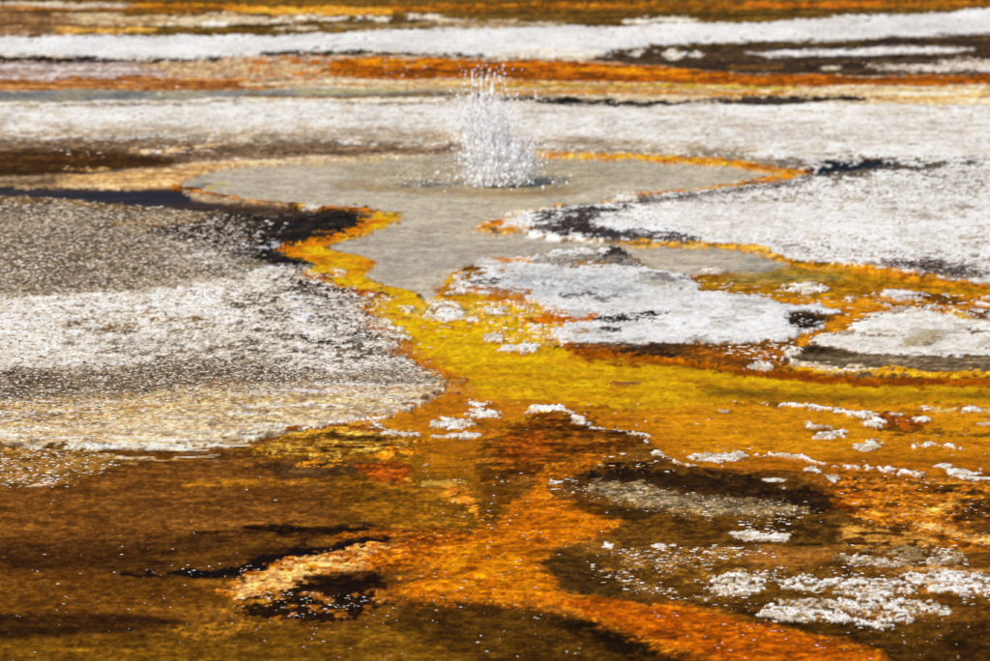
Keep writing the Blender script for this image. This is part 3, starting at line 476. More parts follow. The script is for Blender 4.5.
paint([(842, 556), (866, 549), (900, 547), (940, 552), (962, 560), (930, 566), (870, 564)], (196, 184, 172), (140, 112, 80), nf='C', warp=6, soft=3, rag=9, cover=.55, cf='M', zone='crust_g', h=.01, grain=.4)
paint([(880, 570), (960, 566), (990, 572), (930, 574)], (176, 130, 86), (204, 180, 160), nf='S', warp=6, soft=5, rag=5, op=.8)
paint([(580, 552), (720, 545), (780, 572), (700, 600), (640, 590), (600, 570)], (150, 108, 50), warp=6, soft=10, cover=.35, cf='M', op=.7)


# ---- single lumps and ridges of sinter one can point at: low ragged relief standing out of the ground
LUMPS = [
 ('largest white lump in the yellow channel just below the pool neck', 447, 307, 30, 13), ('white lump leaning on the front of the largest channel lump', 446, 316, 20, 8),
 ('pale lump left of the largest channel lump', 408, 307, 14, 6), ('white lump alone in the middle of the yellow channel', 491, 335, 17, 9),
 ('white lump right of the largest channel lump', 497, 311, 16, 7), ('small grey white lump between channel lumps', 475, 318, 10, 4),
 ('white lump at the yellow channel left bank, topmost of three', 387, 324, 12, 6), ('white lump at the yellow channel left bank, middle of three', 397, 329, 15, 6),
 ('long white lump at the yellow channel left bank, lowest of three', 400, 337, 22, 6),
 ('long white lump below the orange front of the main island', 528, 346, 24, 8), ('low white lump at the left shore of the main island', 506, 347, 20, 5),
 ('white lump in the olive channel right of the main island', 806, 287, 32, 9), ('flat white lump at the head of the olive channel', 714, 270, 28, 6),
 ('bright white lump standing before the dark shelf of the terrace', 791, 357, 15, 17), ('white lump left of the terrace front lump', 757, 366, 26, 8),
 ('small white lump between the islands on orange mud', 790, 340, 9, 5), ('small white lump on the orange mud beside the main island tip', 848, 297, 12, 5),
 ('flat white lump alone on the gold river, largest of the middle', 722, 455, 50, 8), ('white lump at the gold river, larger of a pair', 829, 433, 34, 10),
 ('small lump behind the pair on the gold river', 812, 426, 16, 6), ('white lump at the gold river, smaller of a pair', 866, 446, 26, 8),
 ('long low white lump at the right end of the gold river', 966, 471, 44, 5), ('flat white lump left of the long low lump', 946, 464, 20, 5),
 ('thin white lump at the right edge of the gold river', 978, 477, 34, 4), ('white lump left of the white crust ridge, highest', 475, 402, 30, 5),
 ('white lump left of the white crust ridge, widest', 483, 413, 28, 9), ('white lump left of the white crust ridge, nearest the gravel flat', 454, 422, 28, 8),
 ('thin white lump below the lumps left of the ridge', 461, 434, 32, 5), ('low white lump on brown mud near the golden mat', 405, 433, 34, 6),
 ('white lump on the dark line by the golden mat', 382, 426, 18, 5), ('pale lump on the gold river beside the yellow core', 724, 411, 12, 3),
 ('pale lump among the white flecks of the gold river', 776, 404, 20, 4), ('white lump where the broken crust row begins', 812, 406, 16, 4),
 ('white lump in the broken crust row, middle', 838, 409, 22, 5), ('white lump in the broken crust row, right', 862, 414, 20, 7),
 ('white lump before the rusty patch on the river', 876, 424, 20, 7), ('white lump behind the rusty patch on the river', 900, 413, 14, 3), ('white lump right of the rusty patch', 927, 418, 12, 5),
 ('small white lump far right on the gold river', 986, 423, 16, 4), ('white lumps row start at the right of the river', 925, 408, 12, 4), ('wide white lump near the right river margin', 965, 408, 22, 5),
 ('white rock on the dark far mud behind the pool', 673, 53, 15, 8), ('small grey rock on the dark far mud', 637, 52, 10, 7), ('low pale rock right of the white far rock', 694, 54, 12, 4),
 ('white crust bit beside the gravel bar tip', 560, 482, 10, 5), ('white crust bit on mud left of the crusts', 609, 545, 10, 6), ('low white crust bit on the mud middle', 660, 544, 18, 5),
 ('white ridge bit on the brown mud behind the crusts', 770, 537, 44, 7), ('white crust bit right of the gravel bar', 748, 536, 30, 8), ('flat white bit by the right mat', 835, 478, 12, 5),
 ('white lump in front of the river edge crusts', 812, 468, 20, 5), ('white lump on the river edge by dark mud', 785, 486, 14, 5), ('white lump on dark mud margin', 776, 481, 16, 4),
 ('white lump at the pool rim beside the black patch', 623, 197, 24, 6), ('small pale lump on the left pool rim', 315, 206, 13, 5), ('pale bit on the bend of the yellow neck mat', 340, 270, 9, 5),
 ('white lump on the near right bank of the neck', 487, 283, 16, 4), ('white lump on the bank above the neck', 462, 286, 16, 4), ('flat white lump at the near tip of the neck bank', 458, 291, 22, 3),
]

RIDGES = [
 ('white crust ridge curling above the rusty red mat', [(529, 413, 3), (541, 408, 8), (556, 408, 7), (572, 413, 4), (584, 421, 4), (596, 427, 5), (612, 429, 3.5), (630, 432, 4), (648, 435, 2)]),
 ('thin white crust line along the lower edge of the gold river', [(752, 453, 3), (780, 453, 3), (805, 456, 3.4), (828, 463, 3), (858, 467, 2.2), (890, 469, 2), (922, 474, 1.5)]),
 ('white crust line where gold river meets dark mud', [(645, 440, 2), (656, 449, 4), (666, 456, 6), (676, 459, 4), (688, 464, 4), (700, 466, 2)]),
 ('thin pale crust line on the left of the golden mat', [(300, 430, 2), (330, 424, 3), (362, 420, 3), (395, 416, 2)]),
 ('thin pale crust line at the right river edge', [(915, 447, 2), (930, 444, 4), (945, 443, 3.5), (960, 447, 2)]),
 ('broken white crust line above the rusty patch on the river', [(774, 404, 2.5), (800, 405, 3.5), (830, 408, 3), (852, 411, 3.5), (868, 417, 4), (884, 423, 4)]),
]
paint(GOLD, (160, 88, 6), warp=8, soft=8, cover=.22, cf='T', op=.5)
paint(NECK_MAT, (176, 104, 6), warp=8, soft=8, cover=.22, cf='M', op=.6)
paint([(700, 462), (760, 452), (850, 456), (R, 452), (R, 486), (990, 482), (870, 476), (760, 468)], (168, 92, 12), (140, 74, 12), nf='T', warp=9, soft=14, rag=10, op=.75)
paint([(430, 410), (490, 404), (560, 412), (520, 424), (486, 440), (470, 470), (430, 470), (410, 440)], (164, 92, 10), (190, 118, 14), nf='T', warp=9, soft=16, rag=8, op=.65)
stroke([(380, 326), (404, 344), (396, 354), (440, 374), (466, 379), (446, 394), (430, 406)], 8, (176, 98, 8), warp=7, soft=8, rag=6, op=.6)
stroke([(455, 292), (500, 296), (540, 305), (560, 318), (548, 338), (580, 352), (650, 358)], 7, (170, 88, 8), warp=8, soft=6, rag=9, cover=.6, op=.75)
stroke([(590, 355), (690, 365), (780, 376), (880, 383), (R, 387)], 6, (120, 58, 6), warp=5, soft=7, rag=5, op=.75)
# rusty patch and small rusty streaks on the river
paint([(862, 420), (885, 412), (915, 412), (945, 420), (930, 432), (890, 432), (868, 428)], (176, 84, 10), (120, 60, 10), nf='C', warp=7, soft=4, rag=9)
stroke([(880, 430), (930, 430), (990, 434), (R, 436)], 4, (110, 72, 14), warp=6, rag=7, op=.8)
stroke([(926, 408), (950, 408), (990, 410)], 4, (206, 170, 120), warp=5, rag=6, cover=.5)
LUMP_INFO = {}
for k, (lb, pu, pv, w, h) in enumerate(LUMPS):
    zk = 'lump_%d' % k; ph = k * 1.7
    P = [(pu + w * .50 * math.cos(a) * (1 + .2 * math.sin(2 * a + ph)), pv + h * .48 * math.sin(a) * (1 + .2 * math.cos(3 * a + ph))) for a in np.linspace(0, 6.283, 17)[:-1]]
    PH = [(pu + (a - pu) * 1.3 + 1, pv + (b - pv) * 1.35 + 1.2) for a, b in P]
    paint(PH, (120, 74, 22), warp=min(5, w * .2), soft=4, op=.55)  # contact darkening painted under the lump, wider and slightly offset
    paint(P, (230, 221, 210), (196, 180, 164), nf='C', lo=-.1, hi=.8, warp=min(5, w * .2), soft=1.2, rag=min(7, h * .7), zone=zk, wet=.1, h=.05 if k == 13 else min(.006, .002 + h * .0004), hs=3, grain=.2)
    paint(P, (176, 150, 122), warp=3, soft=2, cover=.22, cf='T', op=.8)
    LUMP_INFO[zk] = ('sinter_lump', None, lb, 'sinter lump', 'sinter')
for k, (lb, P) in enumerate(RIDGES):
    zk = 'ridge_%d' % k
    P = [(a, b, c * .62) for a, b, c in P]
    stroke(P, 2, (236, 226, 218), (206, 180, 160), nf='C', lo=.1, hi=.8, warp=3, soft=1.2, rag=3, zone=zk, wet=.1, h=.008, grain=.3)
    LUMP_INFO[zk] = ('sinter_ridge', None, lb, 'crust ridge', 'sinter')

# fine variation of every surface: streaks of growth and silt, stronger in the mats than on dry sinter
vv = (1 + .16 * nC + .16 * nD + .14 * nB + .10 * nS) * (1 - .30 * sstep(.25, .8, FLD['M']))
AMP = {'ground': .52, 'channel': .30, 'river': .32, 'right_channel': .5, 'red_mat': .9, 'orange_mat': .62, 'peach_mat': .8, 'gold_mat': .8, 'right_mat': .8, 'pool_bed': .28, 'far_pool_bed': .4, 'puddle_bed': .3, 'sky_reflect_puddle': .3, 'left_flat': .5, 'far_flat': .16,
       'far_white': .14, 'main_island': .13, 'right_island': .16, 'gravel_bar': .6}
am = np.array([AMP.get(z, .35 if z.startswith(('lump', 'ridge', 'crust', 'right_crust', 'far_streak')) else .6) for z in ZONES])[ZN]
f1 = fbm(X / .22, Y / .10, 51, 5, .6); f2 = fbm(X / .035, Y / .030, 52, 3, .6); f3 = fbm(X / .09, Y / .07, 53, 4, .6)
ff = am * (.48 * f1 + .58 * f2 + .42 * f3)
C = C * np.exp(np.stack([ff, ff * 1.12, ff * 1.3], -1))
liv = np.clip((am - .3) / .5, 0, 1)                                                     # living and wet ground: flecks of gold, gaps of dark
k = (sstep(.45, .85, f2 * .7 + f3 * .5) * liv * .35)[..., None]; C = C * (1 - k) + C * np.array([1.7, 1.6, 1.5]) * k
k = (sstep(.35, .8, f3 * .8 - f1 * .3 + f2 * .3) * liv * .5)[..., None]; C = C * (1 - k) + S(64, 36, 10) * k
C = C * vv[..., None]
# grain of the surface itself: grit, pores and filaments, as fine as the grid can hold
CR = {'left_flat': .85, 'far_flat': .45, 'main_island': .34, 'right_island': .36, 'channel': .28, 'river': .28, 'right_channel': .5, 'pool_bed': .12, 'far_pool_bed': .12, 'puddle_bed': .15, 'sky_reflect_puddle': .15,
      'far_white': .2, 'ground': .55, 'gravel_bar': 1.1, 'orange_mat': .65, 'red_mat': .8, 'peach_mat': 1.1, 'gold_mat': 1.1, 'right_mat': 1.0}
C[ZN == 0] *= [1.24, 1.1, .97]
cr = np.array([CR.get(z, .6) for z in ZONES])[ZN]
g1 = vnoise(U / 2.9, V / 1.55, 71); g2 = vnoise(U / 5.5 + 3.3, V / 2.3, 72); g3 = vnoise(U / 12., V / 3.4, 73)
C = C * np.exp(cr * (.52 * g1 + .36 * g2 + .22 * g3))[..., None]
C = C * np.exp(np.array([z in ('left_flat', 'far_flat', 'main_island', 'right_island', 'far_white') for z in ZONES])[ZN] * (.20 * nE + .12 * nA))[..., None]
wz = np.array([z in ('left_flat', 'far_flat', 'main_island', 'right_island', 'far_white') or z.startswith(('crust', 'lump', 'ridge')) for z in ZONES])[ZN]
k = (sstep(.62, .85, g1 * .7 + g2 * .5) * wz * .9 * sstep(-.6, .5, nB + nE))[..., None]; C = C * (1 - k) + S(92, 78, 64) * k      # dark pores in the sinter
mxc = C.max(-1, keepdims=True); sat = (mxc - C.min(-1, keepdims=True)) / np.maximum(mxc, 1e-4)
lumi = (C @ np.array([.3, .6, .1]))[..., None]
C = C * (1.2 - .22 * sat) * (1 + sat ** 2 * np.array([0, 0, -.6]))
lumi = (C @ np.array([.3, .6, .1]))[..., None]; C = C * np.clip(lumi / .24, .05, 1) ** .27
C = C * np.array([1.0, .975, .94]); C = np.clip(np.where(C > .6, .6 + (C - .6) * .55, C), .001, .80)
# outside the surveyed field the ground runs on as mixed sinter and mud
o = np.maximum(sstep(40, 330, np.maximum(-U, U - 990)), sstep(700, 840, V))[..., None] * .55
C = C * (1 - o) + (S(150, 128, 100) * (1 + .3 * nA[..., None])).clip(.01, .8) * o

GR = GR * (1 - .8 * sstep(.25, .45, WET))
HT = HT + GR * (.0016 * nC + .0014 * nD) + .004 * nA * sstep(0, .02, HT + .005)
Zc = HT
PTS = np.stack([X, Y, Zc], -1)

# ------------------------------------------------------------------ materials
def nodes_of(name):
    m = bpy.data.materials.new(name); m.use_nodes = True; t = m.node_tree
    return m, t, t.nodes['Principled BSDF']
def terrain_mat(name, fine=60., amt=.25, bump=.4, spec=.25, rough_dry=.95, rough_wet=.35, dist=.004):
    m, t, b = nodes_of(name); N = t.nodes.new; Lk = t.links.new
    a = N('ShaderNodeAttribute'); a.attribute_name = 'col'
    w = N('ShaderNodeAttribute'); w.attribute_name = 'wet'
    tc = N('ShaderNodeTexCoord')
    n = N('ShaderNodeTexNoise'); n.inputs['Scale'].default_value = fine; n.inputs['Detail'].default_value = 6; n.inputs['Roughness'].default_value = .72
    Lk(tc.outputs['Object'], n.inputs['Vector'])
    r = N('ShaderNodeMapRange'); r.inputs['From Min'].default_value = .3; r.inputs['From Max'].default_value = .7
    r.inputs['To Min'].default_value = 1 - amt; r.inputs['To Max'].default_value = 1 + amt
    Lk(n.outputs['Fac'], r.inputs['Value'])
    mx = N('ShaderNodeVectorMath'); mx.operation = 'SCALE'
    Lk(a.outputs['Color'], mx.inputs[0]); Lk(r.outputs[0], mx.inputs['Scale']); Lk(mx.outputs[0], b.inputs['Base Color'])
    rr = N('ShaderNodeMapRange'); rr.inputs['To Min'].default_value = rough_dry; rr.inputs['To Max'].default_value = rough_wet
    Lk(w.outputs['Fac'], rr.inputs['Value']); Lk(rr.outputs[0], b.inputs['Roughness'])
    b.inputs['Specular IOR Level'].default_value = spec
    bp = N('ShaderNodeBump'); bp.inputs['Strength'].default_value = bump; bp.inputs['Distance'].default_value = dist
    n2 = N('ShaderNodeTexNoise'); n2.inputs['Scale'].default_value = fine * 1.7; n2.inputs['Detail'].default_value = 5
    Lk(tc.outputs['Object'], n2.inputs['Vector']); Lk(n2.outputs['Fac'], bp.inputs['Height']); Lk(bp.outputs[0], b.inputs['Normal'])
    return m
M = dict(
    mud=terrain_mat('wet_mud', 110, .50, .15, .006, .95, .5),
    sinter=terrain_mat('dry_sinter', 120, .34, .6, .03, .97, .7, .005),
    mat=terrain_mat('bacterial_mat', 110, .42, .12, .005, .95, .5),
    bed=terrain_mat('pool_silt', 40, .14, .15, .04, .95, .7))
# crumbs take their colour from the same attribute
def crumb_mat():
    m, t, b = nodes_of('sinter_crumbs_glints'); N = t.nodes.new
    a = N('ShaderNodeAttribute'); a.attribute_name = 'col'
    n = N('ShaderNodeTexNoise'); n.inputs['Scale'].default_value = 90; n.inputs['Detail'].default_value = 4
    r = N('ShaderNodeMapRange'); r.inputs['To Min'].default_value = .75; r.inputs['To Max'].default_value = 1.15
    mx = N('ShaderNodeVectorMath'); mx.operation = 'SCALE'
    t.links.new(n.outputs['Fac'], r.inputs['Value']); t.links.new(a.outputs['Color'], mx.inputs[0]); t.links.new(r.outputs[0], mx.inputs['Scale'])
    t.links.new(mx.outputs[0], b.inputs['Base Color']); b.inputs['Roughness'].default_value = .8; b.inputs['Specular IOR Level'].default_value = .2
    return m
M['crumb'] = crumb_mat()
def water_mat(name, tint, refl, ripple, scale, rough=.08):
    m = bpy.data.materials.new(name); m.use_nodes = True; t = m.node_tree; t.nodes.clear(); N = t.nodes.new; Lk = t.links.new
    o = N('ShaderNodeOutputMaterial'); mix = N('ShaderNodeMixShader'); tr = N('ShaderNodeBsdfTransparent'); g = N('ShaderNodeBsdfGlossy')
    tr.inputs['Color'].default_value = (*tint, 1); g.inputs['Roughness'].default_value = rough
    f = N('ShaderNodeFresnel'); f.inputs['IOR'].default_value = 1.33
    k = N('ShaderNodeMath'); k.operation = 'MULTIPLY'; k.inputs[1].default_value = refl
    tc = N('ShaderNodeTexCoord'); mp = N('ShaderNodeMapping'); mp.inputs['Scale'].default_value = (1, .6, 1)
    n = N('ShaderNodeTexNoise'); n.inputs['Scale'].default_value = scale; n.inputs['Detail'].default_value = 4
    bp = N('ShaderNodeBump'); bp.inputs['Strength'].default_value = ripple; bp.inputs['Distance'].default_value = .01
    Lk(tc.outputs['Object'], mp.inputs[0]); Lk(mp.outputs[0], n.inputs['Vector']); Lk(n.outputs['Fac'], bp.inputs['Height'])
    Lk(bp.outputs[0], g.inputs['Normal']); Lk(bp.outputs[0], f.inputs['Normal'])
    Lk(f.outputs[0], k.inputs[0]); Lk(k.outputs[0], mix.inputs[0]); Lk(tr.outputs[0], mix.inputs[1]); Lk(g.outputs[0], mix.inputs[2]); Lk(mix.outputs[0], o.inputs[0])
    return m
M['pool_water'] = water_mat('clear_pool_water', (.96, .95, .93), .28, .25, 22)
M['stream_water'] = water_mat('clear_stream_water', (.995, .99, .98), .010, .9, 16)
M['dark_water'] = water_mat('dark_puddle_water', (.9, .9, .95), .07, .2, 6)

# ------------------------------------------------------------------ mesh helpers
def mesh_np(name, verts, faces, cols=None, wet=None, smooth=True):
    """verts (n,3), faces (m,k)"""
    me = bpy.data.meshes.new(name); verts = np.asarray(verts, np.float32); faces = np.asarray(faces, np.int32); k = faces.shape[1]
    me.vertices.add(len(verts)); me.vertices.foreach_set('co', verts.ravel())
    me.loops.add(faces.size); me.loops.foreach_set('vertex_index', faces.ravel())
    me.polygons.add(len(faces)); me.polygons.foreach_set('loop_start', np.arange(0, faces.size, k, dtype=np.int32))
    me.polygons.foreach_set('use_smooth', np.full(len(faces), smooth))
    me.update(calc_edges=True)
    if cols is not None:
        a = me.attributes.new('col', 'FLOAT_COLOR', 'POINT'); a.data.foreach_set('color', np.concatenate([cols, np.ones((len(cols), 1))], 1).astype(np.float32).ravel())
    if wet is not None:
        a = me.attributes.new('wet', 'FLOAT', 'POINT'); a.data.foreach_set('value', wet.astype(np.float32).ravel())
    return me
def link(name, me, mat, parent=None, kind=None, label=None, cat=None, group=None):
    o = bpy.data.objects.new(name, me); col.objects.link(o)
    if me is not None and mat is not None and not me.materials: me.materials.append(mat)
    if parent: o.parent = parent
    if kind: o['kind'] = kind
    if label: o['label'] = label
    if cat: o['category'] = cat
    if group: o['group'] = group
    return o

# ------------------------------------------------------------------ split the terrain into its pieces
idx = np.arange(NV * NU).reshape(NV, NU)
Q = np.stack([idx[1:, :-1], idx[1:, 1:], idx[:-1, 1:], idx[:-1, :-1]], -1).reshape(-1, 4)
ZF = ZN[1:, :-1].reshape(-1)
P_ = PTS.reshape(-1, 3); C_ = C.reshape(-1, 3); W_ = WET.reshape(-1)
INFO = {  # zone: name, kind, label, category, material
    'ground': ('ground', 'structure', None, None, 'mud'),
    'far_mat_strip': ('bacterial_mat', None, 'thin orange mat strip along the very top edge of the scene', 'bacterial mat', 'mat'),
    'far_white': ('sinter_flat', 'structure', None, None, 'sinter'),
    'far_pool_bed': ('shallow_pool', 'structure', None, None, 'bed'),
    'far_orange': ('bacterial_mat', None, 'bright orange mat band crossing the distance behind the geyser', 'bacterial mat', 'mat'),
    'far_dark': ('mud_flat', 'structure', None, None, 'mud'),
    'far_streak_a': ('sinter_bar', None, 'long white crust streak on the dark far mud at upper right', 'crust', 'sinter'),
    'far_streak_b': ('sinter_bar', None, 'pale pinkish crust streak above the far orange band at the right edge', 'crust', 'sinter'),
    'far_flat': ('sinter_flat', 'structure', None, None, 'sinter'),
    'far_black': ('mud_strip', None, 'long black mud strip in front of the far orange band', 'mud', 'mud'),
    'peach_strip': ('bacterial_mat', None, 'soft peach strip above the dark blue puddle at left', 'bacterial mat', 'mat'),
    'puddle_bed': ('puddle_bed', 'structure', None, None, 'mud'),
    'left_flat': ('sinter_flat', 'structure', None, None, 'sinter'),
    'channel': ('stream_bed', 'structure', None, None, 'mat'),
    'pool_bed': ('pool_bed', 'structure', None, None, 'bed'),
    'left_rim': ('bacterial_mat', None, 'narrow orange rim on the left front edge of the grey pool', 'bacterial mat', 'mat'),
    'right_rim': ('bacterial_mat', None, 'yellow rim round the pointed right end of the grey pool', 'bacterial mat', 'mat'),
    'sky_reflect_puddle': ('puddle_bed', 'structure', None, None, 'mud'),
    'right_channel': ('stream_bed', 'structure', None, None, 'mat'),
    'bank_mat': ('bacterial_mat', None, 'thin orange mat edging the right branch of the grey water', 'bacterial mat', 'mat'),
    'main_island': ('sinter_island', None, 'large white crust island with dark pits between the two stream branches', 'island', 'sinter'),
    'shelf': ('mud_shelf', None, 'dark brown shelf along the front foot of the large white island', 'shelf', 'mud'),
    'terrace': ('mud_terrace', None, 'grey brown terrace in front of the white island at the right edge', 'terrace', 'mud'),
    'terrace_mat': ('bacterial_mat', None, 'golden mat fringe along the front of the grey brown terrace', 'bacterial mat', 'mat'),
    'right_island': ('sinter_island', None, 'white crust island with a brown hollow at the right edge', 'island', 'sinter'),
    'right_crust_a': ('sinter_crust', None, 'grey white crust strip farthest behind the right island in the orange water', 'crust', 'sinter'),
    'right_crust_b': ('sinter_crust', None, 'flat white crust strip directly behind the right island', 'crust', 'sinter'),
    'right_crust_c': ('sinter_crust', None, 'white crust strip at the right edge behind the right island, farthest of three', 'crust', 'sinter'),
    'right_crust_d': ('sinter_crust', None, 'white crust strip at the right edge behind the right island, middle of three', 'crust', 'sinter'),
    'right_crust_e': ('sinter_crust', None, 'white crust strip at the right edge behind the right island, nearest of three', 'crust', 'sinter'),
    'peach_lump': ('sinter_crust', None, 'small peach coloured crust behind the right island', 'crust', 'sinter'),
    'river': ('stream_bed', 'structure', None, None, 'mat'),
    'gold_mat': ('bacterial_mat', None, 'grainy golden mat at the front corner of the left gravel flat', 'bacterial mat', 'mat'),
    'red_mat': ('bacterial_mat', None, 'rusty red brown mat below the white crust ridge', 'bacterial mat', 'mat'),
    'orange_mat': ('bacterial_mat', None, 'large bright orange mat winding through the foreground to the bottom edge', 'bacterial mat', 'mat'),
    'peach_mat': ('bacterial_mat', None, 'hook shaped peach orange mat beside black water in the left foreground', 'bacterial mat', 'mat'),
    'gravel_bar': ('gravel_bar', None, 'grey gravel bar on dark mud right of the orange mat', 'gravel bar', 'sinter'),
    'right_mat': ('bacterial_mat', None, 'mottled orange mat at the right edge above the white crusts', 'bacterial mat', 'mat'),
    'crust_a': ('sinter_crust', None, 'round white crust patch nearest the orange mat in the lower right', 'crust', 'sinter'),
    'crust_b': ('sinter_crust', None, 'brightest smooth white crust at the front left of the lower right crusts', 'crust', 'sinter'),
    'crust_c': ('sinter_crust', None, 'long grey flecked white crust in front of the other lower right crusts', 'crust', 'sinter'),
    'crust_d': ('sinter_crust', None, 'small white crust just right of the round crust patch', 'crust', 'sinter'),
    'crust_e': ('sinter_crust', None, 'white crust in the middle of the lower right crusts', 'crust', 'sinter'),
    'crust_f': ('sinter_crust', None, 'wide white crust touching the right edge of the foreground', 'crust', 'sinter'),
    'crust_g': ('sinter_crust', None, 'grey broken crust behind the white lower right crusts', 'crust', 'sinter'),
}
Z2 = ZF.reshape(NV - 1, NU - 1)
def keep_largest(zi):
    """a thing is one connected piece; loose bits fall back to the ground"""
    r, c = np.nonzero(Z2 == zi)
    if not len(r): return
    w = np.s_[r.min():r.max() + 1, c.min():c.max() + 1]; g2 = Z2[w] == zi; big = 1 << 30
    lab = np.where(g2, np.arange(g2.size).reshape(g2.shape), big)
    for _ in range(4000):
        p = np.pad(lab, 1, constant_values=big)
        nw = np.where(g2, np.minimum.reduce([lab, p[:-2, 1:-1], p[2:, 1:-1], p[1:-1, :-2], p[1:-1, 2:]]), big)
        fl = nw.ravel(); q = fl < big; fl[q] = fl[fl[q]]
        if (nw == lab).all(): break
        lab = nw
    ids, cnt = np.unique(lab[g2], return_counts=True)
    Z2[w][g2 & (lab != ids[cnt.argmax()])] = 0
INFO.update(LUMP_INFO)
for zi, zname in enumerate(ZONES):
    if INFO[zname][1] is None: keep_largest(zi)
for zi, zname in enumerate(ZONES):
    f = Q[ZF == zi]
    if not len(f): continue
    name, kind, label, cat, mat = INFO[zname]
    if zname == 'ground':
        # skirt: the ground runs on to the horizon
        loop = np.concatenate([idx[0, ::6], [idx[0, -1]], idx[6::6, -1], [idx[-1, -1]], idx[-1, ::-6], [idx[-1, 0]], idx[-6:0:-6, 0]])
        loop = loop[np.r_[True, loop[1:] != loop[:-1]]]
        n0 = len(P_); base = P_[loop]; cen = np.array([0, 34, 0]); ring = [base]; rc = [C_[loop]]
        vec = (base - cen) * [1, 1, 0]; rad = np.linalg.norm(vec, axis=1, keepdims=True); un = vec / rad
        for k, rr_ in enumerate([1.5, 4, 10, 25, 60, 150, 400, 1200, 3500]):
            p = base + un * rr_; p[:, 2] = -.002 * k
            ring.append(p); tt = min(1, rr_ / 25)
            g = (S(168, 152, 130) * (1 + .35 * fbm(p[:, :1] / 3, p[:, 1:2] / 3, 90, 3))).clip(.03, .8)
            rc.append(C_[loop] * (1 - tt) + g * tt)
        n = len(loop); ai = [np.asarray(loop)] + [n0 + np.arange(n) + n * k for k in range(len(ring) - 1)]
        sf = []
        for k in range(len(ai) - 1):
            a = ai[k]; b2 = ai[k + 1]; sf.append(np.stack([a, np.roll(a, -1), np.roll(b2, -1), b2], 1))
        allP = np.concatenate([P_] + ring[1:]); allC = np.concatenate([C_] + rc[1:]); allW = np.concatenate([W_, np.full(n * (len(ring) - 1), .2)])
        f = np.concatenate([f] + sf)
    else:
        allP, allC, allW = P_, C_, W_
    used, inv = np.unique(f, return_inverse=True)
    me = mesh_np(name, allP[used], inv.reshape(f.shape), allC[used], allW[used])
    if zname == 'ground':
        me.flip_normals() if me.polygons[0].normal.z < 0 else None
    link(name, me, M[mat], None, kind, label, cat, 'bacterial mats' if name == 'bacterial_mat' else ('lower right crusts' if zname.startswith('crust_') else 'sinter lumps' if name == 'sinter_lump' else 'crust ridges' if name == 'sinter_ridge' else None))

# ------------------------------------------------------------------ water sheets
def water_sheet(name, poly, z, mat, step=6, grow=0, rings=None):
    A = np.array(poly, float)
    gu = np.arange(A[:, 0].min() - 6, A[:, 0].max() + 6, step); gv = np.arange(A[:, 1].min() - 3, A[:, 1].max() + 3, step / 3)
    uu, v_ = np.meshgrid(gu, gv); d = sdf(poly, uu, v_) + grow
    x, y, _ = ground_at(uu, v_); i = np.arange(uu.size).reshape(uu.shape)
    q = np.stack([i[1:, :-1], i[1:, 1:], i[:-1, 1:], i[:-1, :-1]], -1)
    ok = (np.maximum.reduce([d[1:, :-1], d[1:, 1:], d[:-1, 1:], d[:-1, :-1]]) > 0)
    f = q[ok]; used, inv = np.unique(f, return_inverse=True)
    zz = np.full(x.shape, z)
    if rings:
        r = np.hypot(x - rings[0], y - rings[1]); zz = zz + .0028 * np.sin(r * 30 + .8 * fbm(x / .3, y / .3, 61, 2)) * np.exp(-r * .9) + .0011 * fbm(x / .16, y / .16, 62, 3)
    p = np.stack([x, y, zz], -1).reshape(-1, 3)[used]
    return link(name, mesh_np(name, p, inv.reshape(f.shape)), mat, kind='structure')
water_sheet('pool_water', POOL, -.006, M['pool_water'], 2, rings=ground_at(497, 184)[:2])
water_sheet('stream_water', NECK_MAT, -.004, M['stream_water'], 5)
water_sheet('stream_water', OG, -.0042, M['stream_water'], 5)
water_sheet('stream_water', GOLD, -.003, M['stream_water'], 5)
water_sheet('puddle_water', [(L + 60, 188), (0, 187), (60, 187), (180, 187), (195, 200), (230, 205), (150, 208), (100, 204), (50, 197), (0, 195), (L + 60, 192)], -.010, M['dark_water'], 4)

# ------------------------------------------------------------------ where the finished ground stands, for things set on it
def hgt(u, v):
    i = np.clip(np.searchsorted(vs, v), 0, NV - 1); j = np.clip(np.searchsorted(us, u), 0, NU - 1); return Zc[i, j]

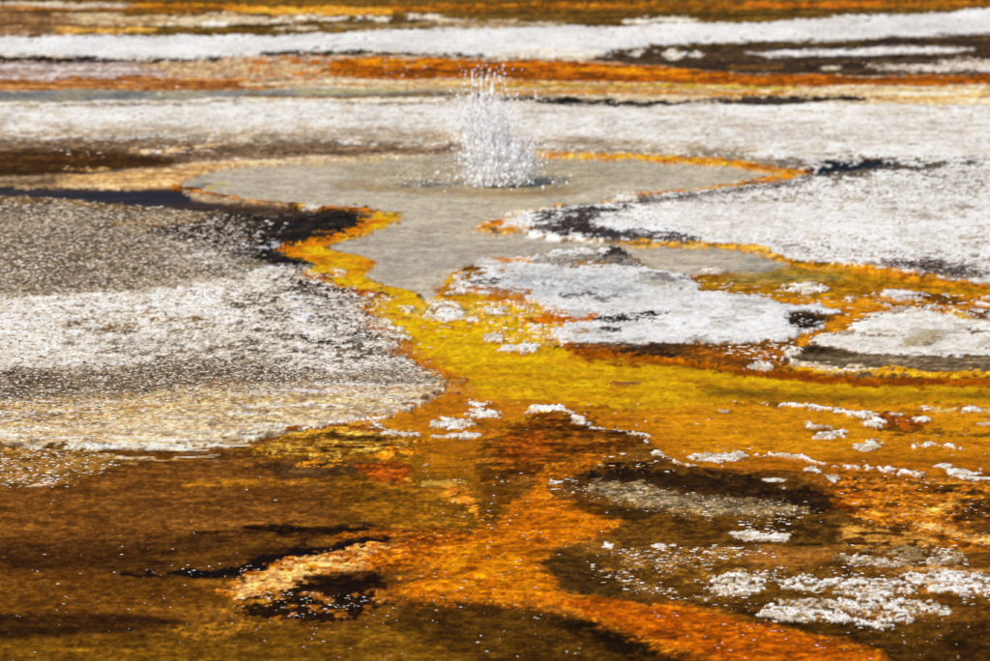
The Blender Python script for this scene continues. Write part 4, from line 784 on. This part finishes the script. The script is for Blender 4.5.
# ------------------------------------------------------------------ crumbs: loose bits too many to count
def crumbs(name, label, cat, u, v, wpx, colours, hr=.55, dr=1.0, sides=5):
    n = len(u); x, y, t = ground_at(u, v); z = hgt(u, v); w = wpx * t / FPX * .5
    ang = np.arange(sides) * 2 * np.pi / sides
    a = ang[None] + rng.uniform(0, 6.3, (n, 1)) + rng.normal(0, .25, (n, sides))
    r0 = w[:, None] * rng.uniform(.7, 1.25, (n, sides)); H = w * 2 * hr * .30 * rng.uniform(.4, 1.3, n)
    dd = dr * rng.uniform(.7, 1.3, (n, 1))
    sx = rng.uniform(1., 1.7, (n, 1)); V0 = np.stack([x[:, None] + r0 * sx * np.cos(a), y[:, None] + r0 * np.sin(a) * dd, np.broadcast_to((z - .006)[:, None], (n, sides))], -1)
    r1 = r0 * rng.uniform(.6, .95, (n, sides)); jx = rng.normal(0, .25, (n, 1)) * w[:, None]
    V1 = np.stack([x[:, None] + jx + r1 * sx * np.cos(a), y[:, None] + r1 * np.sin(a) * dd, (z + H * .65)[:, None] * np.ones((1, sides)) + H[:, None] * rng.uniform(-.2, .2, (n, sides))], -1)
    V2 = np.stack([x + jx[:, 0] * 1.4, y, z + H], -1)[:, None]
    VV = np.concatenate([V0, V1, V2], 1); k = 2 * sides + 1
    F = []
    for s in range(sides):
        e = (s + 1) % sides
        F += [(s, e, sides + e), (s, sides + e, sides + s), (sides + s, sides + e, 2 * sides)]
    F = (np.array(F)[None] + (np.arange(n) * k)[:, None, None]).reshape(-1, 3)
    cc = np.array([S(*c) for c in colours])[rng.integers(0, len(colours), n)] * rng.uniform(.8, 1.1, (n, 1))
    cc = np.clip(cc, 0, .88)[:, None] * np.ones((1, k, 1))
    return link(name, mesh_np(name, VV.reshape(-1, 3), F, cc.reshape(-1, 3), smooth=False), M['crumb'], kind='stuff', label=label, cat=cat)
def scatter(poly, n, edge=0, nf=None, th=0.):
    A = np.array(poly, float); U_ = []; V_ = []; got = 0
    for _ in range(40):
        u = rng.uniform(A[:, 0].min(), A[:, 0].max(), n * 2); v = rng.uniform(A[:, 1].min(), A[:, 1].max(), n * 2)
        ok = sdf(poly, u, v) + rng.normal(0, 1, len(u)) * edge > 0
        if nf is not None:
            i = np.clip(np.searchsorted(vs, v), 0, NV - 1); j = np.clip(np.searchsorted(us, u), 0, NU - 1); ok &= FLD[nf][i, j] > th
        U_.append(u[ok]); V_.append(v[ok]); got += ok.sum()
        if got >= n: break
    return np.concatenate(U_)[:n], np.concatenate(V_)[:n]
def cat_sc(*parts):
    p = [scatter(*a) for a in parts]; return np.concatenate([q[0] for q in p]), np.concatenate([q[1] for q in p])
WHT = [(234, 226, 212), (222, 208, 190), (208, 192, 172), (240, 232, 222)]
GRV = [(200, 182, 158), (150, 126, 100), (222, 208, 190), (108, 86, 64), (232, 222, 208), (72, 54, 40)]
LFU = [(-60, 198), (50, 200), (100, 206), (160, 212), (240, 222), (260, 240), (240, 268), (130, 292), (0, 300), (-60, 302)]
u, v = cat_sc((LFU, 12000, 10)); crumbs('gravel', 'coarse tan gravel covering the back of the left flat', 'gravel', u, v, rng.uniform(1.3, 3.6, len(u)), GRV, .6, 1.2)
LFM = [(-60, 302), (0, 300), (130, 293), (230, 272), (300, 270), (345, 290), (366, 306), (395, 336), (385, 350), (430, 372), (300, 380), (180, 372), (100, 372), (-60, 368)]
u, v = cat_sc((LFM, 11000, 8)); crumbs('gravel', 'pale gravel covering the middle of the left flat', 'gravel', u, v, rng.uniform(1.2, 3.6, len(u)), WHT + GRV, .55, 1.2)
LFD = [(-60, 366), (100, 370), (260, 358), (330, 366), (410, 368), (440, 378), (400, 392), (260, 392), (150, 404), (40, 420), (-60, 420)]
u, v = cat_sc((LFD, 7500, 16)); crumbs('gravel', 'grey gravel band across the front of the left flat', 'gravel', u, v, rng.uniform(1.2, 3.8, len(u)), GRV, .5, 1.2)
u, v = cat_sc(([(-40, 448), (100, 450), (120, 462), (60, 486), (-40, 488)], 450, 8), ([(-40, 404), (130, 402), (120, 440), (-40, 446)], 500, 8), ([(130, 400), (430, 385), (400, 412), (140, 440)], 500, 6))
crumbs('gravel', 'scattered crumbs on the tan front margin of the left flat', 'gravel', u, v, rng.uniform(1.6, 5, len(u)), WHT + [(190, 140, 80)], .4)
RFS = [(610, 206), (700, 198), (800, 186), (850, 178), (990, 168), (1040, 168), (1040, 286), (945, 272), (860, 262), (790, 254), (700, 240), (640, 226)]
u, v = cat_sc((RFS, 5000, 4)); crumbs('gravel', 'pale grit covering the white flat on the right', 'gravel', u, v, rng.uniform(.8, 2.6, len(u)), WHT + [(150, 130, 108), (120, 100, 80)], .5)
FFS = [(-40, 110), (500, 106), (1030, 108), (1030, 166), (840, 160), (700, 150), (450, 145), (-40, 139)]
u, v = cat_sc((FFS, 3500, 3)); crumbs('gravel', 'fine grit on the white flat behind the pool', 'gravel', u, v, rng.uniform(.8, 2.4, len(u)), WHT + [(150, 130, 108)], .45)
u, v = cat_sc((ISL, 500, 0, 'B', .05)); crumbs('gravel', 'fine grit strewn over the large white island', 'gravel', u, v, rng.uniform(1.2, 3.4, len(u)), WHT, .4)
u, v = cat_sc((RI, 500, 0)); crumbs('gravel', 'fine grit strewn over the island at the right edge', 'gravel', u, v, rng.uniform(1.2, 3.4, len(u)), WHT, .4)
u, v = cat_sc((GB, 420, 6)); crumbs('gravel', 'grey gravel grains on the bar right of the orange mat', 'gravel', u, v, rng.uniform(1., 2.8, len(u)), GRV, .5)
# white crumbs on the lower right mud
u, v = cat_sc(([(585, 556), (640, 550), (760, 545), (790, 570), (770, 600), (700, 600), (640, 592), (600, 575)], 900, 8, 'B', -.2), ([(620, 505), (720, 505), (800, 515), (800, 530), (700, 522)], 130, 6, 'B', -.1),
              ([(600, 455), (660, 452), (690, 466), (640, 475), (600, 470)], 45, 4), ([(545, 480), (575, 474), (590, 488), (560, 496)], 22, 4), ([(740, 500), (800, 500), (830, 520), (740, 545)], 110, 6, 'B', -.1))
crumbs('sinter_crumbs_glints', 'white crumbs scattered on dark mud between orange mat and crusts', 'crumbs', u, v, 1. + 5 * rng.random(len(u)) ** 2.6, WHT + [(196, 150, 100), (150, 110, 60)], .4)
u, v = cat_sc(([(700, 570), (860, 568), (1000, 566), (1000, 600), (950, 618), (860, 630), (760, 620), (700, 600)], 520, 6, 'B', -.2), ([(835, 545), (960, 545), (970, 566), (850, 568)], 240, 5, 'B', -.1))
crumbs('sinter_crumbs_glints', 'white crumbs lying round the lower right crusts', 'crumbs', u, v, 1. + 5 * rng.random(len(u)) ** 2.4, WHT + [(196, 150, 100), (150, 110, 60)], .4)
u, v = cat_sc(([(-30, 500), (340, 470), (420, 500), (420, 560), (240, 575), (100, 580), (-30, 580)], 90, 0, 'B', -.1), ([(-30, 580), (230, 580), (230, 640), (-30, 670)], 60, 0, 'B', -.1), ([(230, 600), (400, 580), (560, 610), (680, 665), (230, 668)], 130, 0, 'B', -.1),
              ([(140, 566), (260, 560), (260, 576), (140, 578)], 40), ([(700, 625), (1000, 615), (1000, 668), (900, 668)], 90))
crumbs('sinter_crumbs_glints', 'tiny white flecks in place of sun glints on the brown foreground floor', 'crumbs', u, v, .7 + 2.4 * rng.random(len(u)) ** 2, WHT, .6, 1.2)  # pale flecks added where the wet floor would glint in the sun
u, v = cat_sc(([(400, 450), (560, 470), (620, 510), (600, 540), (540, 590), (400, 592), (430, 540)], 130), ([(230, 595), (310, 590), (390, 600), (300, 620)], 110), ([(600, 600), (860, 645), (740, 660)], 30), ([(830, 470), (1000, 480), (1000, 550), (850, 530)], 110), ([(420, 400), (1000, 400), (1000, 470), (700, 465), (640, 430), (420, 430)], 90))
crumbs('sinter_crumbs_glints', 'small pale flecks scattered over the orange mats and gold river', 'crumbs', u, v, rng.uniform(1.2, 4, len(u)), WHT + [(240, 190, 110)], .4)
u, v = cat_sc(([(475, 300), (545, 300), (575, 320), (550, 345), (490, 340)], 130, 4), ([(380, 296), (470, 300), (480, 350), (400, 345)], 30), ([(820, 295), (990, 292), (990, 316), (850, 325)], 100, 4), ([(690, 345), (790, 345), (785, 368)], 60, 3), ([(690, 276), (850, 300), (800, 302), (700, 290)], 50, 3))
crumbs('sinter_crumbs_glints', 'white crumbs standing in the yellow and orange shallows round the islands', 'crumbs', u, v, rng.uniform(2, 6, len(u)), WHT, .45)
u, v = cat_sc(([(140, 146), (215, 146), (215, 152), (140, 154)], 60, 3), ([(50, 140), (150, 141), (140, 170), (60, 172)], 14), ([(100, 75), (240, 68), (160, 98), (100, 96)], 14), ([(380, 60), (560, 78), (500, 84), (330, 80)], 20), ([(500, 50), (620, 50), (620, 57), (500, 58)], 80))
crumbs('sinter_crumbs_glints', 'pale crumbs on the far mud behind the pool', 'crumbs', u, v, rng.uniform(1.5, 5, len(u)), WHT, .6)
u, v = cat_sc(([(205, 220), (290, 224), (280, 250), (270, 266), (200, 250)], 70, 4), ([(300, 285), (372, 290), (400, 340), (320, 330)], 200, 4))
crumbs('sinter_crumbs_glints', 'white crumbs on the black margin of the left flat', 'crumbs', u, v, rng.uniform(1.8, 5.5, len(u)), WHT, .45)
u, v = cat_sc(([(540, 215), (600, 207), (620, 211), (590, 220), (600, 228), (560, 234), (535, 228)], 260, 3), ([(600, 206), (800, 182), (806, 186), (640, 204)], 200, 3), ([(880, 262), (945, 262), (990, 276), (940, 276)], 220, 4), ([(606, 252), (622, 254), (618, 258)], 30, 3), ([(608, 321), (648, 317), (648, 319), (610, 323)], 40, 3), ([(478, 284), (500, 280), (496, 285)], 30, 3))
crumbs('dark_crumbs', 'blackened crumbs in the dark patches of right flat and island', 'crumbs', u, v, rng.uniform(1.8, 4.5, len(u)), [(60, 50, 48), (40, 34, 34), (96, 84, 80)], .6)

# ------------------------------------------------------------------ the geyser
def ico(sub):
    import bmesh
    bm = bmesh.new(); bmesh.ops.create_icosphere(bm, subdivisions=sub, radius=1)
    v_ = np.array([q.co[:] for q in bm.verts]); f_ = np.array([[w_.index for w_ in q.verts] for q in bm.faces]); bm.free(); return v_, f_
I1 = ico(1); I2 = ico(2)
def blobs(name, pos, rad, tmpl, mat, parent, stretch=None, label=None):
    tv, tf = tmpl; n = len(pos)
    sc = rad[:, None, None] * np.ones((1, len(tv), 1)); vv_ = tv[None] * sc
    if stretch is not None: vv_[..., 2] *= stretch[:, None]
    vv_ = vv_ * (1 + .22 * np.sin(tv[None, :, :1] * 3.1 + rng.uniform(0, 6, (n, 1, 1)))) + pos[:, None]
    f_ = (tf[None] + (np.arange(n) * len(tv))[:, None, None]).reshape(-1, 3)
    return link(name, mesh_np(name, vv_.reshape(-1, 3), f_), mat, parent, kind='stuff', label=label)
def foam_mat(name, clear=.12):
    m = bpy.data.materials.new(name); m.use_nodes = True; t = m.node_tree; t.nodes.clear(); N = t.nodes.new
    o = N('ShaderNodeOutputMaterial'); a = N('ShaderNodeMixShader'); a.inputs[0].default_value = .08; d = N('ShaderNodeBsdfDiffuse'); tr = N('ShaderNodeBsdfTranslucent')
    n = N('ShaderNodeTexNoise'); n.inputs['Scale'].default_value = 30; r = N('ShaderNodeMapRange'); r.inputs['To Min'].default_value = .95; r.inputs['To Max'].default_value = .99
    t.links.new(n.outputs['Fac'], r.inputs['Value']); t.links.new(r.outputs[0], d.inputs['Color']); t.links.new(r.outputs[0], tr.inputs['Color'])
    mx = N('ShaderNodeMixShader'); mx.inputs[0].default_value = clear; tp = N('ShaderNodeBsdfTransparent')
    t.links.new(d.outputs[0], a.inputs[1]); t.links.new(tr.outputs[0], a.inputs[2]); t.links.new(a.outputs[0], mx.inputs[1]); t.links.new(tp.outputs[0], mx.inputs[2])
    t.links.new(mx.outputs[0], o.inputs[0]); return m
def splash_mat(name, base, trans, rough):
    m, t, b = nodes_of(name); N = t.nodes.new
    n = N('ShaderNodeTexNoise'); n.inputs['Scale'].default_value = 40; r = N('ShaderNodeValToRGB')
    r.color_ramp.elements[0].color = (*[c * .85 for c in base], 1); r.color_ramp.elements[1].color = (*base, 1)
    t.links.new(n.outputs['Fac'], r.inputs[0]); t.links.new(r.outputs[0], b.inputs['Base Color'])
    b.inputs['Transmission Weight'].default_value = trans; b.inputs['IOR'].default_value = 1.33; b.inputs['Roughness'].default_value = rough
    return m
M['drop'] = splash_mat('water_drops', (.98, .985, 1.), .15, .1)
M['foam'] = foam_mat('water_foam', .2); M['mist'] = foam_mat('water_mist', .90)
gx, gy, gt = ground_at(497, 184); gpx = gt / FPX
gy_root = bpy.data.objects.new('geyser', None); col.objects.link(gy_root); gy_root.location = (gx, gy, 0)
gy_root['label'] = 'small geyser throwing a spray of white water from the grey pool'; gy_root['category'] = 'geyser'
def jets(n, spread, hmin, hmax, r0):
    """drops along ballistic jets; returns positions in metres about the vent"""
    a = rng.uniform(0, 6.283, n); rr_ = np.abs(rng.normal(0, r0, n)); tt = rng.beta(1.1, 1.5, n)
    hm = rng.uniform(hmin, hmax, n) * gpx; out = rng.normal(0, spread, n) * gpx * tt
    lean = rng.normal(0, .12, n)
    ph = rng.uniform(0, 1, n)                                   # rising or falling
    z = hm * (1 - (1 - tt) ** 2)
    x = (rr_ * np.cos(a)) * gpx + out + lean * z; y = (rr_ * np.sin(a)) * gpx + rng.normal(0, spread, n) * gpx * tt
    return np.stack([x, y, z], 1)
def px_rad(n, lo, hi): return rng.uniform(lo, hi, n) * gpx * .5
# foam core at the foot
p = np.concatenate([jets(700, 8, 8, 44, 16) + [.03, 0, 0], jets(420, 6, 8, 38, 10) + [10 * gpx, 0, 0], jets(160, 10, 3, 12, 30)])
blobs('foam', p, px_rad(len(p), .9, 3.6), I2, M['foam'], gy_root, rng.uniform(.8, 1.3, len(p)))
# fine mist hanging about the foot
p = np.concatenate([jets(260, 8, 8, 60, 15) + [2 * gpx, 0, 0], jets(90, 8, 40, 90, 9) + [-8 * gpx, 0, 0]])
blobs('mist', p, px_rad(len(p), 6, 14), I2, M['mist'], gy_root, rng.uniform(.8, 1.6, len(p)))
# strands of water torn upward
p = np.concatenate([jets(150, 9, 30, 85, 15) + [-6 * gpx, 0, 0], jets(60, 5, 70, 110, 7) + [-10 * gpx, 0, 0], jets(70, 8, 20, 50, 10) + [12 * gpx, 0, 0]])
blobs('strands', p, px_rad(len(p), .8, 2.0), I2, M['foam'], gy_root, rng.uniform(4, 12, len(p)))
# column of drops
p = np.concatenate([jets(700, 15, 30, 95, 17) + [-6 * gpx, 0, 0], jets(260, 6, 90, 126, 8) + [-10 * gpx, 0, 0], jets(260, 12, 50, 90, 6) + [-26 * gpx, 0, 0], jets(280, 10, 25, 55, 7) + [30 * gpx, 0, 0]])
blobs('drops', p, px_rad(len(p), .8, 2.8), I1, M['drop'], gy_root, rng.uniform(.8, 2.4, len(p)))
p = np.concatenate([jets(4200, 20, 25, 98, 21) + [-5 * gpx, 0, 0], jets(500, 9, 80, 130, 9) + [-10 * gpx, 0, 0], jets(500, 30, 10, 40, 25), np.stack([rng.normal(-70, 26, 260) * gpx, rng.normal(0, 10, 260) * gpx, np.abs(rng.normal(0, 9, 260)) * gpx], 1),
                    np.stack([rng.normal(45, 18, 160) * gpx, rng.normal(0, 10, 160) * gpx, np.abs(rng.normal(0, 16, 160)) * gpx], 1)])
blobs('spray', p, px_rad(len(p), .45, 1.4), I1, M['foam'], gy_root)
